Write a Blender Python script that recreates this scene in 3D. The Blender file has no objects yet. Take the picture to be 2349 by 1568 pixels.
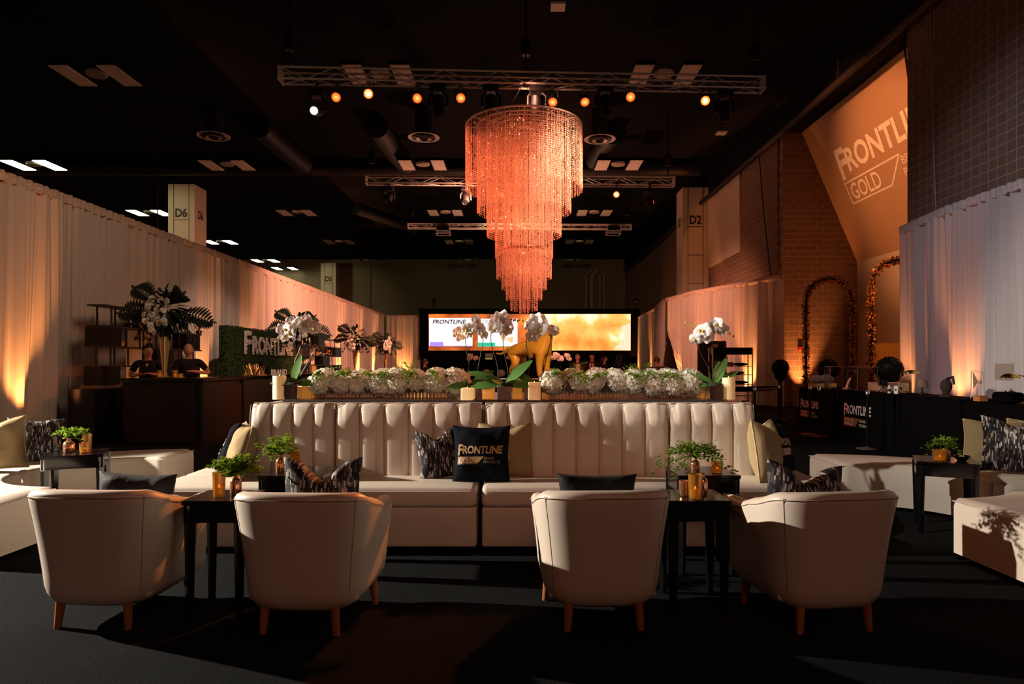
import bpy, math, random
from mathutils import Vector, Matrix
R = math.radians
PI = math.pi
S = bpy.context.scene
C = S.collection

# ------------------------------------------------------------------ camera, world, exposure
cam_d = bpy.data.cameras.new('camera'); cam = bpy.data.objects.new('camera', cam_d); C.objects.link(cam)
cam_d.sensor_width = 36; cam_d.lens = 24
cam_d.shift_x = -12.5 / 2349; cam_d.shift_y = 52 / 2349
cam_d.clip_end = 300
cam.location = (0, 0, 1.45); cam.rotation_euler = (R(90), 0, 0)
S.camera = cam
S.view_settings.view_transform = 'Standard'; S.view_settings.look = 'None'
S.view_settings.gamma = 1; S.view_settings.use_curve_mapping = False
S.view_settings.exposure = 0.0
cy = S.cycles
cy.use_denoising = True
try: cy.denoiser = 'OPENIMAGEDENOISE'
except Exception: pass
cy.max_bounces = 6; cy.diffuse_bounces = 3; cy.glossy_bounces = 3; cy.transmission_bounces = 4
cy.transparent_max_bounces = 8; cy.caustics_reflective = False; cy.caustics_refractive = False
cy.sample_clamp_indirect = 4
W = bpy.data.worlds.new('hall_ambient'); S.world = W; W.use_nodes = True
W.node_tree.nodes['Background'].inputs[0].default_value = (1.0, 0.62, 0.45, 1)
W.node_tree.nodes['Background'].inputs[1].default_value = 0.0035

def at(px, py, Y):      # photo pixel -> point at depth Y
    return Vector(((px - 1187) * Y / 1566, Y, 1.45 + (836 - py) * Y / 1566))

def spot(loc, tgt, e, col, size=40, blend=.3, rad=.08, name='spot_lamp'):
    d = bpy.data.lights.new(name, 'SPOT'); d.energy = e; d.color = col; d.spot_size = R(size)
    d.spot_blend = blend; d.shadow_soft_size = rad
    o = bpy.data.objects.new(name, d); C.objects.link(o); o.location = loc
    o.rotation_euler = (Vector(tgt) - Vector(loc)).to_track_quat('-Z', 'Y').to_euler()
    return o
AMBER = (1.0, .26, .06); ORANGE = (1.0, .32, .085); PINK = (1.0, .37, .22); WARM = (1.0, .86, .70); LAV = (.96, .84, .92)
FILL = (1.0, .43, .28); BEIGE = (1.0, .62, .38); SALMON = (1.0, .19, .08)
# truss lamps and inferred off-frame beams, with added spots that have no fixture
spot((-8.2, 5.55, 3.0), (1.2, 5.2, .50), 6200, WARM, 62, .35, .04)            # low white key from the left
spot((4.4, 15.9, 7.6), (-1.55, 4.1, .5), 7500, AMBER, 15, .7, .12)            # amber back lights on the front truss
spot((-3.5, 15.7, 7.6), (2.6, 5.6, .5), 600, AMBER, 26, .6, .12)
spot((1.5, -5.0, 6.5), (.5, 5.0, .4), 260, FILL, 60, .8, 1.2)                 # added soft fill behind the camera, stands in for bounce
spot((1.5, -5.0, 6.5), (0, 9.5, 1.5), 650, FILL, 28, .5, .5)                   # second added fill, brightens the banquette
spot((-.2, 9.0, 7.4), (-8.6, 14, .9), 900, BEIGE, 95, .9, 1.6)               # added wash on the left drape, no fixture there
spot((-1, 23.6, 7.4), (-8.6, 29.5, 1.8), 10000, PINK, 96, .9, .4)
spot((1.0, 23.6, 7.4), (8.0, 29, 1.8), 3600, PINK, 60, .9, .4)
spot((1.0, 8.0, 8.2), (9.2, 12.0, 3.4), 950, LAV, 52, .9, .3)                 # cool wash on the near right drape
spot((2.5, 17.4, 7.5), (11.0, 19.2, 7.0), 3300, (1, .36, .14), 50, .8, .15)           # amber on the slanted panel
spot((0.0, 15.9, 7.8), (9.1, 28.0, 6.0), 1000, PINK, 60, .9, .3)
spot((0.0, 30, 8), (0, 57, 6.5), 1100, (1, .8, .45), 80, .9, .5)
spot((-4.6, 15.7, 7.7), (1.3, 16.1, 4.6), 3000, SALMON, 34, .6, .1)           # on the chandelier
spot((5.6, 15.9, 7.7), (1.0, 16.0, 4.8), 3000, SALMON, 34, .6, .1)
spot((1.5, 7.5, 6.0), (.15, 16, 4.9), 3600, SALMON, 34, .7, .2)
spot((-3.0, 8.0, 4.5), (.15, 16, 4.2), 2200, SALMON, 34, .7, .2)
spot((.8, 23.5, 7.7), (0.0, 8.6, .9), 350, AMBER, 30, .8, .15)
spot((1.6, 5.5, 6.5), (.25, 12.1, 1.7), 2600, (1, .55, .22), 12, .5, .1)              # added unseen spot to brighten the gold dog

spot((-6.0, 3.05, 6.7), (3.85, 6.75, .30), 3000, (1, .90, .76), 15, .5, .05)      # narrow white beam on the right curved bench
spot((0, 31, 3.0), (0, 30, 9.5), 1700, PINK, 150, .9, .5)                      # added upward spot to brighten the ceiling fittings
spot((9.3, 17.6, 3.8), (11.6, 20.0, 2.2), 160, ORANGE, 100, .8, .2)            # added wash inside the alcove
spot((-2.5, 12, 8), (-7.0, 18.9, 1.7), 1900, (1, .62, .48), 32, .6, .1)                  # added to brighten the hedge lettering
spot((1.5, 13.0, 8.0), (.9, 20.0, 1.0), 4200, PINK, 44, .8, .3)                 # added pink spot on the blush tables and the guests
# ------------------------------------------------------------------ materials
def mat(name, col=(.5, .5, .5), rough=.5, metal=0, spec=.5, emit=None, es=0, trans=0, bump=None, noise=None, sheen=0, ior=1.45, coat=0):
    m = bpy.data.materials.new(name); m.use_nodes = True
    nt = m.node_tree; b = nt.nodes['Principled BSDF']
    b.inputs['Base Color'].default_value = (*col, 1); b.inputs['Roughness'].default_value = rough
    b.inputs['Metallic'].default_value = metal; b.inputs['Specular IOR Level'].default_value = spec
    b.inputs['Transmission Weight'].default_value = trans; b.inputs['IOR'].default_value = ior
    b.inputs['Sheen Weight'].default_value = sheen; b.inputs['Coat Weight'].default_value = coat
    if emit: b.inputs['Emission Color'].default_value = (*emit, 1); b.inputs['Emission Strength'].default_value = es
    tc = nt.nodes.new('ShaderNodeTexCoord')
    if noise:               # (scale, colour 2, stretch xyz)
        n = nt.nodes.new('ShaderNodeTexNoise'); n.inputs['Scale'].default_value = noise[0]; n.inputs['Detail'].default_value = 4
        mp = nt.nodes.new('ShaderNodeMapping'); mp.inputs['Scale'].default_value = noise[2] if len(noise) > 2 else (1, 1, 1)
        nt.links.new(tc.outputs['Object'], mp.inputs[0]); nt.links.new(mp.outputs[0], n.inputs['Vector'])
        r = nt.nodes.new('ShaderNodeValToRGB'); r.color_ramp.elements[0].color = (*col, 1); r.color_ramp.elements[1].color = (*noise[1], 1)
        r.color_ramp.elements[0].position = .38; r.color_ramp.elements[1].position = .62
        nt.links.new(n.outputs[0], r.inputs[0]); nt.links.new(r.outputs[0], b.inputs['Base Color'])
    if bump:                # (scale, strength)
        n = nt.nodes.new('ShaderNodeTexNoise'); n.inputs['Scale'].default_value = bump[0]; n.inputs['Detail'].default_value = 3
        nt.links.new(tc.outputs['Object'], n.inputs['Vector'])
        bp = nt.nodes.new('ShaderNodeBump'); bp.inputs['Strength'].default_value = bump[1]; bp.inputs['Distance'].default_value = .01
        nt.links.new(n.outputs[0], bp.inputs['Height']); nt.links.new(bp.outputs[0], b.inputs['Normal'])
    return m

def brick_mat(name, c1, c2, mortar, bw, bh, offset, axis, msize=.012):
    m = mat(name, c1, .8, spec=.25); nt = m.node_tree; b = nt.nodes['Principled BSDF']
    tc = nt.nodes.new('ShaderNodeTexCoord'); sx = nt.nodes.new('ShaderNodeSeparateXYZ'); cb = nt.nodes.new('ShaderNodeCombineXYZ')
    nt.links.new(tc.outputs['Object'], sx.inputs[0])
    nt.links.new(sx.outputs[axis], cb.inputs[0]); nt.links.new(sx.outputs[2], cb.inputs[1])
    br = nt.nodes.new('ShaderNodeTexBrick'); br.offset = offset
    br.inputs['Color1'].default_value = (*c1, 1); br.inputs['Color2'].default_value = (*c2, 1); br.inputs['Mortar'].default_value = (*mortar, 1)
    br.inputs['Scale'].default_value = 1; br.inputs['Mortar Size'].default_value = msize
    br.inputs['Brick Width'].default_value = bw; br.inputs['Row Height'].default_value = bh
    nt.links.new(cb.outputs[0], br.inputs['Vector']); nt.links.new(br.outputs['Color'], b.inputs['Base Color'])
    bp = nt.nodes.new('ShaderNodeBump'); bp.inputs['Strength'].default_value = .4; bp.inputs['Distance'].default_value = .02; bp.invert = True
    nt.links.new(br.outputs['Fac'], bp.inputs['Height']); nt.links.new(bp.outputs[0], b.inputs['Normal'])
    return m

def pattern_mat(name):      # mosaic of short vertical strips, black to cream
    m = mat(name, (.1, .1, .1), .75, spec=.3); nt = m.node_tree; b = nt.nodes['Principled BSDF']
    tc = nt.nodes.new('ShaderNodeTexCoord'); sx = nt.nodes.new('ShaderNodeSeparateXYZ'); cb = nt.nodes.new('ShaderNodeCombineXYZ')
    nt.links.new(tc.outputs['Object'], sx.inputs[0]); nt.links.new(sx.outputs[2], cb.inputs[0]); nt.links.new(sx.outputs[0], cb.inputs[1])
    br = nt.nodes.new('ShaderNodeTexBrick'); br.offset = .37; br.squash = .6; br.squash_frequency = 3
    for k, v in (('Color1', (0, 0, 0, 1)), ('Color2', (1, 1, 1, 1)), ('Mortar', (.25, .25, .25, 1))): br.inputs[k].default_value = v
    br.inputs['Scale'].default_value = 1; br.inputs['Mortar Size'].default_value = .001
    br.inputs['Brick Width'].default_value = .046; br.inputs['Row Height'].default_value = .0105
    r = nt.nodes.new('ShaderNodeValToRGB'); cr = r.color_ramp; cr.interpolation = 'CONSTANT'
    cr.elements[0].color = (.008, .008, .011, 1); cr.elements[1].position = .36; cr.elements[1].color = (.09, .08, .085, 1)
    e = cr.elements.new(.50); e.color = (.30, .27, .25, 1); e = cr.elements.new(.62); e.color = (.015, .014, .016, 1); e = cr.elements.new(.78); e.color = (.40, .36, .33, 1); e = cr.elements.new(.90); e.color = (.08, .05, .04, 1)
    nt.links.new(cb.outputs[0], br.inputs['Vector']); nt.links.new(br.outputs['Color'], r.inputs[0]); nt.links.new(r.outputs[0], b.inputs['Base Color'])
    return m

def sheer_mat(name, col, trans_col, f=.35, tr=0.0):
    m = bpy.data.materials.new(name); m.use_nodes = True; nt = m.node_tree; nt.nodes.remove(nt.nodes['Principled BSDF'])
    out = nt.nodes['Material Output']
    d = nt.nodes.new('ShaderNodeBsdfDiffuse'); d.inputs[0].default_value = (*col, 1)
    t = nt.nodes.new('ShaderNodeBsdfTranslucent'); t.inputs[0].default_value = (*trans_col, 1)
    mx = nt.nodes.new('ShaderNodeMixShader'); mx.inputs[0].default_value = f
    nt.links.new(d.outputs[0], mx.inputs[1]); nt.links.new(t.outputs[0], mx.inputs[2]); last = mx
    if tr:
        tp = nt.nodes.new('ShaderNodeBsdfTransparent'); m2 = nt.nodes.new('ShaderNodeMixShader'); m2.inputs[0].default_value = tr
        nt.links.new(mx.outputs[0], m2.inputs[1]); nt.links.new(tp.outputs[0], m2.inputs[2]); last = m2
    nt.links.new(last.outputs[0], out.inputs[0])
    return m

LEATHER = mat('cream_leather', (.66, .58, .50), .42, spec=.45, bump=(120, .03))
SEAM = mat('seam_thread', (.30, .25, .21), .7)
PIPING = mat('leather_piping', (.55, .48, .41), .45)
CARPET = mat('black_carpet', (.005, .0055, .006), .95, spec=.03, bump=(300, .6), noise=(150, (.019, .0205, .023)))
BLACKL = mat('black_lacquer', (.006, .006, .007), .12, spec=.6)
BLACK = mat('black_satin', (.004, .004, .0045), .5, spec=.3)
BLACKCLOTH = mat('black_cloth', (.0035, .003, .0035), .95, spec=.04)
LEGWOOD = mat('orange_brown_wood', (.40, .15, .055), .45, noise=(9, (.30, .10, .035), (1, 1, .15)))
BURLAP = mat('gold_burlap', (.40, .30, .17), .85, spec=.15, bump=(300, .6), noise=(190, (.33, .245, .13)))
NAVY = mat('navy_black_cotton', (.008, .010, .015), .95, spec=.05, bump=(60, .12))
VELVET = mat('charcoal_velvet', (.006, .006, .008), .7, spec=.25, sheen=.05, bump=(14, .5))
PATTERN = pattern_mat('strip_mosaic_fabric')
DRAPE = sheer_mat('sheer_drape', (.70, .63, .58), (.75, .62, .52), .3)
DRAPE_TOP = sheer_mat('sheer_pocket', (.72, .58, .50), (.8, .55, .42), .3)
COOLDRAPE = sheer_mat('sheer_grey_drape', (.72, .68, .69), (.75, .64, .60), .3)
BRICKY = brick_mat('brown_block_wall_y', (.20, .13, .09), (.24, .155, .11), (.36, .25, .18), .40, .20, .5, 1)
BRICKN = brick_mat('brown_square_block', (.15, .115, .09), (.175, .135, .105), (.36, .28, .22), .25, .20, 0, 1, .009)
BRICKX = brick_mat('brown_block_wall_x', (.19, .12, .085), (.23, .145, .10), (.33, .22, .15), .40, .20, .5, 0)
BRICKB = brick_mat('tan_block_back', (.20, .17, .11), (.24, .20, .13), (.15, .12, .08), .40, .20, .5, 0)
PLASTER = mat('pale_plaster', (.62, .52, .40), .8)
COLUMN = mat('cream_painted_column', (.60, .52, .40), .7)
CEIL = mat('black_ceiling', (.006, .006, .007), .9, spec=.1)
DUCT = mat('black_duct', (.014, .012, .014), .55)
ALU = mat('aluminium_tube', (.72, .68, .62), .42, metal=.45)
CHROME = mat('chrome', (.7, .7, .72), .12, metal=1)
MIRROR = mat('mirror_glass', (.75, .74, .74), .04, metal=1)
GOLD = mat('polished_gold', (.95, .60, .25), .22, metal=1)
COPPER = mat('copper_glass', (.75, .38, .22), .2, metal=.85)
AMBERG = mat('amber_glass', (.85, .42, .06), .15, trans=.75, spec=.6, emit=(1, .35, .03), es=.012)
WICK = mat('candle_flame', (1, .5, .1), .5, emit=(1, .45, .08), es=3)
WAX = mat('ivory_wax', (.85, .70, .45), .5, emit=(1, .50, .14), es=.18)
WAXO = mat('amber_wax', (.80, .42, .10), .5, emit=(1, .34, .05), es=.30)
PETAL = sheer_mat('white_petal', (.88, .85, .78), (.8, .76, .6), .25)
ORCHIDP = sheer_mat('orchid_petal', (.80, .78, .78), (.7, .6, .6), .25)
PINKP = sheer_mat('blush_petal', (.75, .50, .45), (.7, .4, .3), .25)
YELLOWC = mat('orchid_centre', (.55, .42, .08), .6)
GREEN = sheer_mat('fern_green', (.20, .33, .05), (.32, .46, .05), .3)
LEAFG = mat('orchid_leaf', (.09, .22, .05), .35, spec=.5)
DARKLEAF = mat('dark_foliage', (.012, .022, .010), .5)
STEM = mat('green_brown_stem', (.045, .032, .016), .5)
MOSS = mat('dark_moss', (.02, .03, .01), .95, bump=(80, 1))
GOLDLEAF = mat('gold_leaf', (.85, .40, .10), .3, metal=.35)
BRASS = mat('brass', (.75, .50, .20), .25, metal=1)
DARKWOOD = mat('dark_walnut', (.014, .006, .004), .4, noise=(6, (.024, .010, .006), (1, 1, .1)))
HEDGE = mat('boxwood_green', (.032, .062, .013), .8, noise=(30, (.014, .03, .007)))
WHITEFL = mat('white_floral_lettering', (.80, .74, .68), .8, bump=(60, .8))
WHITE = mat('white_paint', (.8, .76, .70), .6)
SKIN = mat('skin', (.55, .28, .19), .5); SKIN2 = mat('skin_fair', (.65, .38, .28), .5)
HAIRD = mat('dark_hair', (.012, .008, .006), .5); HAIRG = mat('grey_hair', (.30, .26, .24), .6); HAIRB = mat('brown_hair', (.07, .03, .015), .5)
SHIRTD = mat('dark_shirt', (.012, .012, .017), .85); SUIT = mat('dark_suit', (.035, .02, .018), .85); SHIRTW = mat('white_shirt', (.75, .68, .62), .8)
STRIPE = brick_mat('striped_polo', (.05, .014, .013), (.05, .014, .013), (.012, .010, .012), 50, .05, 0, 0, .02)
TROUSER = mat('dark_trousers', (.01, .01, .013), .9)
EYE = mat('eye', (.02, .015, .012), .3); LIP = mat('lip', (.40, .12, .10), .5)
STATUE = mat('gold_statue', (.88, .46, .07), .32, metal=.15, spec=.6)
TEXTGOLD = mat('gold_print', (.55, .38, .17), .6); TEXTPALE = mat('pale_print', (.80, .70, .62), .6); FLAGGOLD = mat('gold_flag_print', (.34, .21, .08), .6); TEXTGREY = mat('grey_print', (.40, .32, .28), .6)
TEXTDARK = mat('dark_print', (.02, .015, .01), .6)
def lens_mat(name, c0, c1, es):     # hot centre, saturated edge
    m = mat(name, (.02, .01, .01), .3); nt = m.node_tree; b = nt.nodes['Principled BSDF']
    tc = nt.nodes.new('ShaderNodeTexCoord'); sx = nt.nodes.new('ShaderNodeSeparateXYZ'); cb = nt.nodes.new('ShaderNodeCombineXYZ'); ln = nt.nodes.new('ShaderNodeVectorMath'); ln.operation = 'LENGTH'
    nt.links.new(tc.outputs['Object'], sx.inputs[0]); nt.links.new(sx.outputs[0], cb.inputs[0]); nt.links.new(sx.outputs[1], cb.inputs[1]); nt.links.new(cb.outputs[0], ln.inputs[0])
    r = nt.nodes.new('ShaderNodeValToRGB'); r.color_ramp.elements[0].position = .015; r.color_ramp.elements[0].color = (*c0, 1); r.color_ramp.elements[1].position = .085; r.color_ramp.elements[1].color = (*c1, 1)
    nt.links.new(ln.outputs['Value'], r.inputs[0]); nt.links.new(r.outputs[0], b.inputs['Emission Color']); b.inputs['Emission Strength'].default_value = es
    return m
LAMPON = lens_mat('amber_lamp_lens', (1, .38, .09), (.75, .07, .006), 2.2)
LAMPHOT = lens_mat('hot_amber_lens', (1, .70, .38), (1, .12, .012), 3.4)
LAMPWHITE = mat('white_lamp_lens', (1, 1, 1), .4, emit=(1, .92, .75), es=4)
FIXLIT = mat('lit_diffuser', (1, 1, .9), .5, emit=(1, .96, .68), es=8)
FIXOFF = mat('unlit_louvre', (.85, .78, .70), .45)
SPEAKERG = mat('speaker_grille', (.42, .34, .22), .6)

def crystal():
    m = bpy.data.materials.new('crystal_bead'); m.use_nodes = True; nt = m.node_tree; b = nt.nodes['Principled BSDF']
    b.inputs['Base Color'].default_value = (.86, .70, .62, 1); b.inputs['Roughness'].default_value = .12; b.inputs['Specular IOR Level'].default_value = 1.0
    t = nt.nodes.new('ShaderNodeBsdfTranslucent'); t.inputs[0].default_value = (.75, .58, .50, 1)
    mx = nt.nodes.new('ShaderNodeMixShader'); mx.inputs[0].default_value = .45
    nt.links.new(b.outputs[0], mx.inputs[1]); nt.links.new(t.outputs[0], mx.inputs[2]); nt.links.new(mx.outputs[0], nt.nodes['Material Output'].inputs[0])
    return m
CRYSTAL = crystal()

# ------------------------------------------------------------------ mesh helpers
class MB:
    def __init__(s): s.v = []; s.f = []; s.mi = []; s.cur = 0
    def add(s, vs, fs):
        o = len(s.v); s.v += [tuple(p) for p in vs]
        for f in fs: s.f.append(tuple(i + o for i in f)); s.mi.append(s.cur)
    def box(s, c, d, rz=0, top=1.0):
        x, y, z = d[0] / 2, d[1] / 2, d[2] / 2; ca, sa = math.cos(rz), math.sin(rz); vs = []
        for k in (-1, 1):
            t = top if k > 0 else 1.0
            for i, j in ((-1, -1), (1, -1), (1, 1), (-1, 1)):
                a, b = i * x * t, j * y * t
                vs.append((c[0] + a * ca - b * sa, c[1] + a * sa + b * ca, c[2] + k * z))
        s.add(vs, [(3, 2, 1, 0), (4, 5, 6, 7), (0, 1, 5, 4), (1, 2, 6, 5), (2, 3, 7, 6), (3, 0, 4, 7)])
    def grid(s, rows, closed=False, flip=False):
        n = len(rows[0]); vs = [p for r in rows for p in r]; fs = []
        for i in range(len(rows) - 1):
            for j in range(n if closed else n - 1):
                k = (j + 1) % n; q = (i * n + j, i * n + k, (i + 1) * n + k, (i + 1) * n + j)
                fs.append(q[::-1] if flip else q)
        s.add(vs, fs)
    def tube(s, pts, r, n=6, cap=True):
        pts = [Vector(p) for p in pts]; m = len(pts); rr = r if isinstance(r, (list, tuple)) else [r] * m; rows = []; up = None
        for i in range(m):
            t = (pts[min(i + 1, m - 1)] - pts[max(i - 1, 0)])
            t = t.normalized() if t.length > 1e-9 else Vector((0, 0, 1))
            if up is None: up = Vector((0, 0, 1)) if abs(t.z) < .9 else Vector((1, 0, 0))
            a = up.cross(t)
            if a.length < 1e-6: a = Vector((1, 0, 0)).cross(t)
            a.normalize(); b = t.cross(a); up = b
            rows.append([pts[i] + (a * math.cos(2 * PI * k / n) + b * math.sin(2 * PI * k / n)) * rr[i] for k in range(n)])
        o = len(s.v); s.grid(rows, True)
        if cap:
            s.f.append(tuple(o + k for k in range(n))[::-1]); s.mi.append(s.cur)
            s.f.append(tuple(o + (m - 1) * n + k for k in range(n))); s.mi.append(s.cur)
    def lathe(s, prof, n=20, c=(0, 0, 0), cap=True):
        rows = [[(c[0] + r * math.cos(2 * PI * k / n), c[1] + r * math.sin(2 * PI * k / n), c[2] + z) for k in range(n)] for r, z in prof]
        o = len(s.v); s.grid(rows, True)
        if cap:
            if prof[0][0] > 1e-4: s.f.append(tuple(o + k for k in range(n))[::-1]); s.mi.append(s.cur)
            if prof[-1][0] > 1e-4: s.f.append(tuple(o + (len(prof) - 1) * n + k for k in range(n))); s.mi.append(s.cur)
    def ball(s, c, r, nu=12, nv=8):
        r = r if isinstance(r, (list, tuple)) else (r, r, r); rows = []
        for i in range(nv + 1):
            a = -PI / 2 + PI * i / nv; ca = max(math.cos(a), 1e-3)
            rows.append([(c[0] + r[0] * ca * math.cos(2 * PI * k / nu), c[1] + r[1] * ca * math.sin(2 * PI * k / nu), c[2] + r[2] * math.sin(a)) for k in range(nu)])
        s.grid(rows, True)
    def torus(s, c, R1, r, n=48, m=6, sx=1, sy=1):
        s.grid([[(c[0] + sx * (R1 + r * math.cos(2 * PI * j / m)) * math.cos(2 * PI * i / n), c[1] + sy * (R1 + r * math.cos(2 * PI * j / m)) * math.sin(2 * PI * i / n), c[2] + r * math.sin(2 * PI * j / m)) for j in range(m)] for i in range(n + 1)], True)
    def rbox(s, c, d, r, n=6, puff=0, seg=3):
        ax = []
        for L in d:
            h = L / 2; inn = h - r
            e = [inn + r * math.tan(PI / 4 * k / seg) for k in range(1, seg + 1)]
            mid = [-inn + 2 * inn * k / n for k in range(n + 1)]
            ax.append([-v for v in e[::-1]] + mid + e)
        def pt(p):
            q = Vector([max(-(d[i] / 2 - r), min(d[i] / 2 - r, p[i])) for i in range(3)]); v = Vector(p) - q
            if v.length > 1e-9: v = v.normalized() * r
            o = q + v
            if puff:
                k = (1 - (2 * o.x / d[0]) ** 2) * (1 - (2 * o.y / d[1]) ** 2)
                o.z += (1 if o.z > 0 else 0) * puff * max(k, 0) ** .5
            return (c[0] + o.x, c[1] + o.y, c[2] + o.z)
        X, Y, Z = ax
        for k, sg in ((0, -1), (1, 1)):
            s.grid([[pt((x, y, sg * d[2] / 2)) for x in X] for y in Y], flip=(sg < 0))
            s.grid([[pt((x, sg * d[1] / 2, z)) for x in X] for z in Z], flip=(sg > 0))
            s.grid([[pt((sg * d[0] / 2, y, z)) for y in Y] for z in Z], flip=(sg < 0))
    def leaf(s, p, d, up, L, Wd, bend=.2, n=4):     # a pointed blade along d
        p = Vector(p); d = Vector(d).normalized(); sd = d.cross(Vector(up))
        if sd.length < 1e-4: sd = d.cross(Vector((1, 0, 0)))
        sd.normalize(); nn = sd.cross(d); rows = []
        for i in range(n + 1):
            t = i / n; w = Wd / 2 * max(math.sin(PI * min(t * .92 + .05, 1)), .02) ** .8; q = p + d * L * t - nn * bend * L * t * t
            rows.append([q - sd * w, q - nn * w * .15, q + sd * w])
        s.grid(rows)
    def build(s, name, m, parent=None, smooth=True, bevel=0, loc=None, rot=None, ang=40):
        me = bpy.data.meshes.new(name); me.from_pydata(s.v, [], s.f)
        ms = m if isinstance(m, (list, tuple)) else [m]
        for x in ms: me.materials.append(x)
        if len(ms) > 1: me.polygons.foreach_set('material_index', s.mi)
        if smooth:
            me.polygons.foreach_set('use_smooth', [True] * len(me.polygons)); me.set_sharp_from_angle(angle=R(ang))
        me.update()
        o = bpy.data.objects.new(name, me); C.objects.link(o)
        if parent: o.parent = parent
        if loc: o.location = loc
        if rot: o.rotation_euler = rot
        if bevel:
            b = o.modifiers.new('bevel', 'BEVEL'); b.width = bevel; b.segments = 2; b.limit_method = 'ANGLE'
        return o

LABELS = {}
def tag(o, label, cat, group=None):
    o['label'] = label; o['category'] = cat
    if group: o['group'] = group
    return o
def thing(name, label, cat, loc=(0, 0, 0), rz=0, group=None, rot=None):
    o = bpy.data.objects.new(name, None); C.objects.link(o); o.empty_display_size = .1
    o.location = loc; o.rotation_euler = rot if rot else (0, 0, rz)
    return tag(o, label, cat, group)
def struct(o): o['kind'] = 'structure'; return o
def stuff(o): o['kind'] = 'stuff'; return o
KIDS = {}
def dup(root, label, loc=None, rz=None, group=None, scale=None):
    if not KIDS.get(root.name): KIDS[root.name] = list(root.children)
    def rec(o, par):
        c = o.copy(); C.objects.link(c)
        if par: c.parent = par
        for ch in list(o.children): rec(ch, c)
        return c
    r = rec(root, None); r['label'] = label
    if group: r['group'] = group
    if loc is not None: r.location = loc
    if rz is not None: r.rotation_euler = (0, 0, rz)
    if scale: r.scale = (scale,) * 3
    return r

# text, made while the scene is still small
_tx = {}
def text2d(st, bold=0.0):
    if (st, bold) in _tx: return _tx[(st, bold)]
    c = bpy.data.curves.new('txt', 'FONT'); c.body = st; c.offset = bold; c.resolution_u = 3
    o = bpy.data.objects.new('txt', c); C.objects.link(o)
    dg = bpy.context.evaluated_depsgraph_get(); me = bpy.data.meshes.new_from_object(o.evaluated_get(dg))
    vs = [(v.co.x, v.co.y) for v in me.vertices]; fs = [tuple(p.vertices) for p in me.polygons]
    bpy.data.objects.remove(o); bpy.data.curves.remove(c); bpy.data.meshes.remove(me)
    x0 = min(v[0] for v in vs); x1 = max(v[0] for v in vs); y0 = min(v[1] for v in vs); y1 = max(v[1] for v in vs)
    vs = [((x - x0) / (x1 - x0), (y - y0) / (y1 - y0)) for x, y in vs]
    _tx[(st, bold)] = (vs, fs); return vs, fs
def tplace(st, u0, v0, w, h, bold=0, shear=0):
    vs, fs = text2d(st, bold); return [(u0 + x * w + shear * y * h, v0 + y * h) for x, y in vs], fs
def logo(outline=False):        # unit-wide wordmark, list of (part, verts, faces)
    P = []
    a, fa = tplace('F', 0, -.035, .10, .235, .03, .10); b, fb = tplace('RONTLINE', .105, 0, .89, .175, .03, .10)
    P.append(('wordmark', a + b, fa + [tuple(i + len(a) for i in f) for f in fb]))
    fl = [(0, -.06), (.60, -.06), (.44, -.225), (0, -.225)]
    if outline:
        vs = []; fs = []
        for i in range(4):
            p, q = Vector(fl[i]), Vector(fl[(i + 1) % 4]); d = (q - p).normalized(); n = Vector((-d.y, d.x)) * .006; o = len(vs)
            vs += [tuple(p + n - d * .006), tuple(p - n - d * .006), tuple(q - n + d * .006), tuple(q + n + d * .006)]; fs.append((o, o + 1, o + 2, o + 3))
        P.append(('flag', vs, fs))
    else: P.append(('flag', fl, [(3, 2, 1, 0)]))
    P.append(('caption', *tplace('GOLD', .03, -.205, .33, .125, .012, .05)))
    s1, f1 = tplace('BRAND', .60, -.13, .22, .055); s2, f2 = tplace('PRODUCTS', .585, -.21, .36, .055)
    P.append(('small_print', s1 + s2, f1 + [tuple(i + len(s1) for i in f) for f in f2]))
    return P
LOGO = logo(); LOGO_O = logo(True)
for _s in ('FRONTLINE', 'D2', 'D5', 'D6', 'BRAND', 'FRONTLINE GOLD'): text2d(_s, .03)
def lay(parent, pieces, fn, mats):
    for nm, vs, fs in pieces:
        m = MB(); m.add([fn(u, v, nm) for u, v in vs], fs); m.build(nm, mats[nm], parent, smooth=False)
random.seed(7)
# ------------------------------------------------------------------ setting: floor, ceiling, walls
m = MB(); m.box((0, 28, -.05), (60, 72, .1)); struct(m.build('floor', CARPET, smooth=False))
m = MB(); m.box((0, 28, 10.45), (60, 72, .1)); struct(m.build('ceiling', CEIL, smooth=False))
m = MB(); m.box((0, 58.2, 5.2), (60, .4, 10.4)); struct(m.build('wall_back', BRICKB, smooth=False))
m = MB(); m.box((-28, 28, 5.2), (.4, 72, 10.4)); struct(m.build('wall_left', PLASTER, smooth=False))
m = MB(); m.box((0, -7.8, 5.2), (60, .4, 10.4)); struct(m.build('wall_front', PLASTER, smooth=False))
m = MB(); m.box((9.4, 4.2, 4.75), (.52, 23.6, 9.5)); m.box((10.6, 15.75, 4.75), (2.0, .5, 9.5)); struct(m.build('wall_right', BRICKN, smooth=False))
m = MB(); m.box((9.4, 41.0, 4.75), (.52, 34, 9.5)); struct(m.build('wall_right_far', BRICKY, smooth=False))
m = MB(); m.box((10.9, 23.9, 4.75), (3.4, .4, 9.5)); struct(m.build('wall_right_return', BRICKX, smooth=False))
m = MB(); m.box((12.05, 19.85, 2.5), (.5, 7.7, 5.0)); struct(m.build('wall_right_alcove', PLASTER, smooth=False))
m = MB(); m.box((9.7, 28, 9.95), (1.2, 72, .9)); struct(m.build('trim_1', CEIL, smooth=False))      # bulkhead over the right wall
m = MB()
for _x, _r in ((5.82, .10), (6.30, .16), (7.0, .07), (7.35, .07)): m.tube([(_x, 57.85, 4.2), (_x, 57.85, 9.0), (_x + .5, 57.8, 9.5)], _r, 10)
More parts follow.
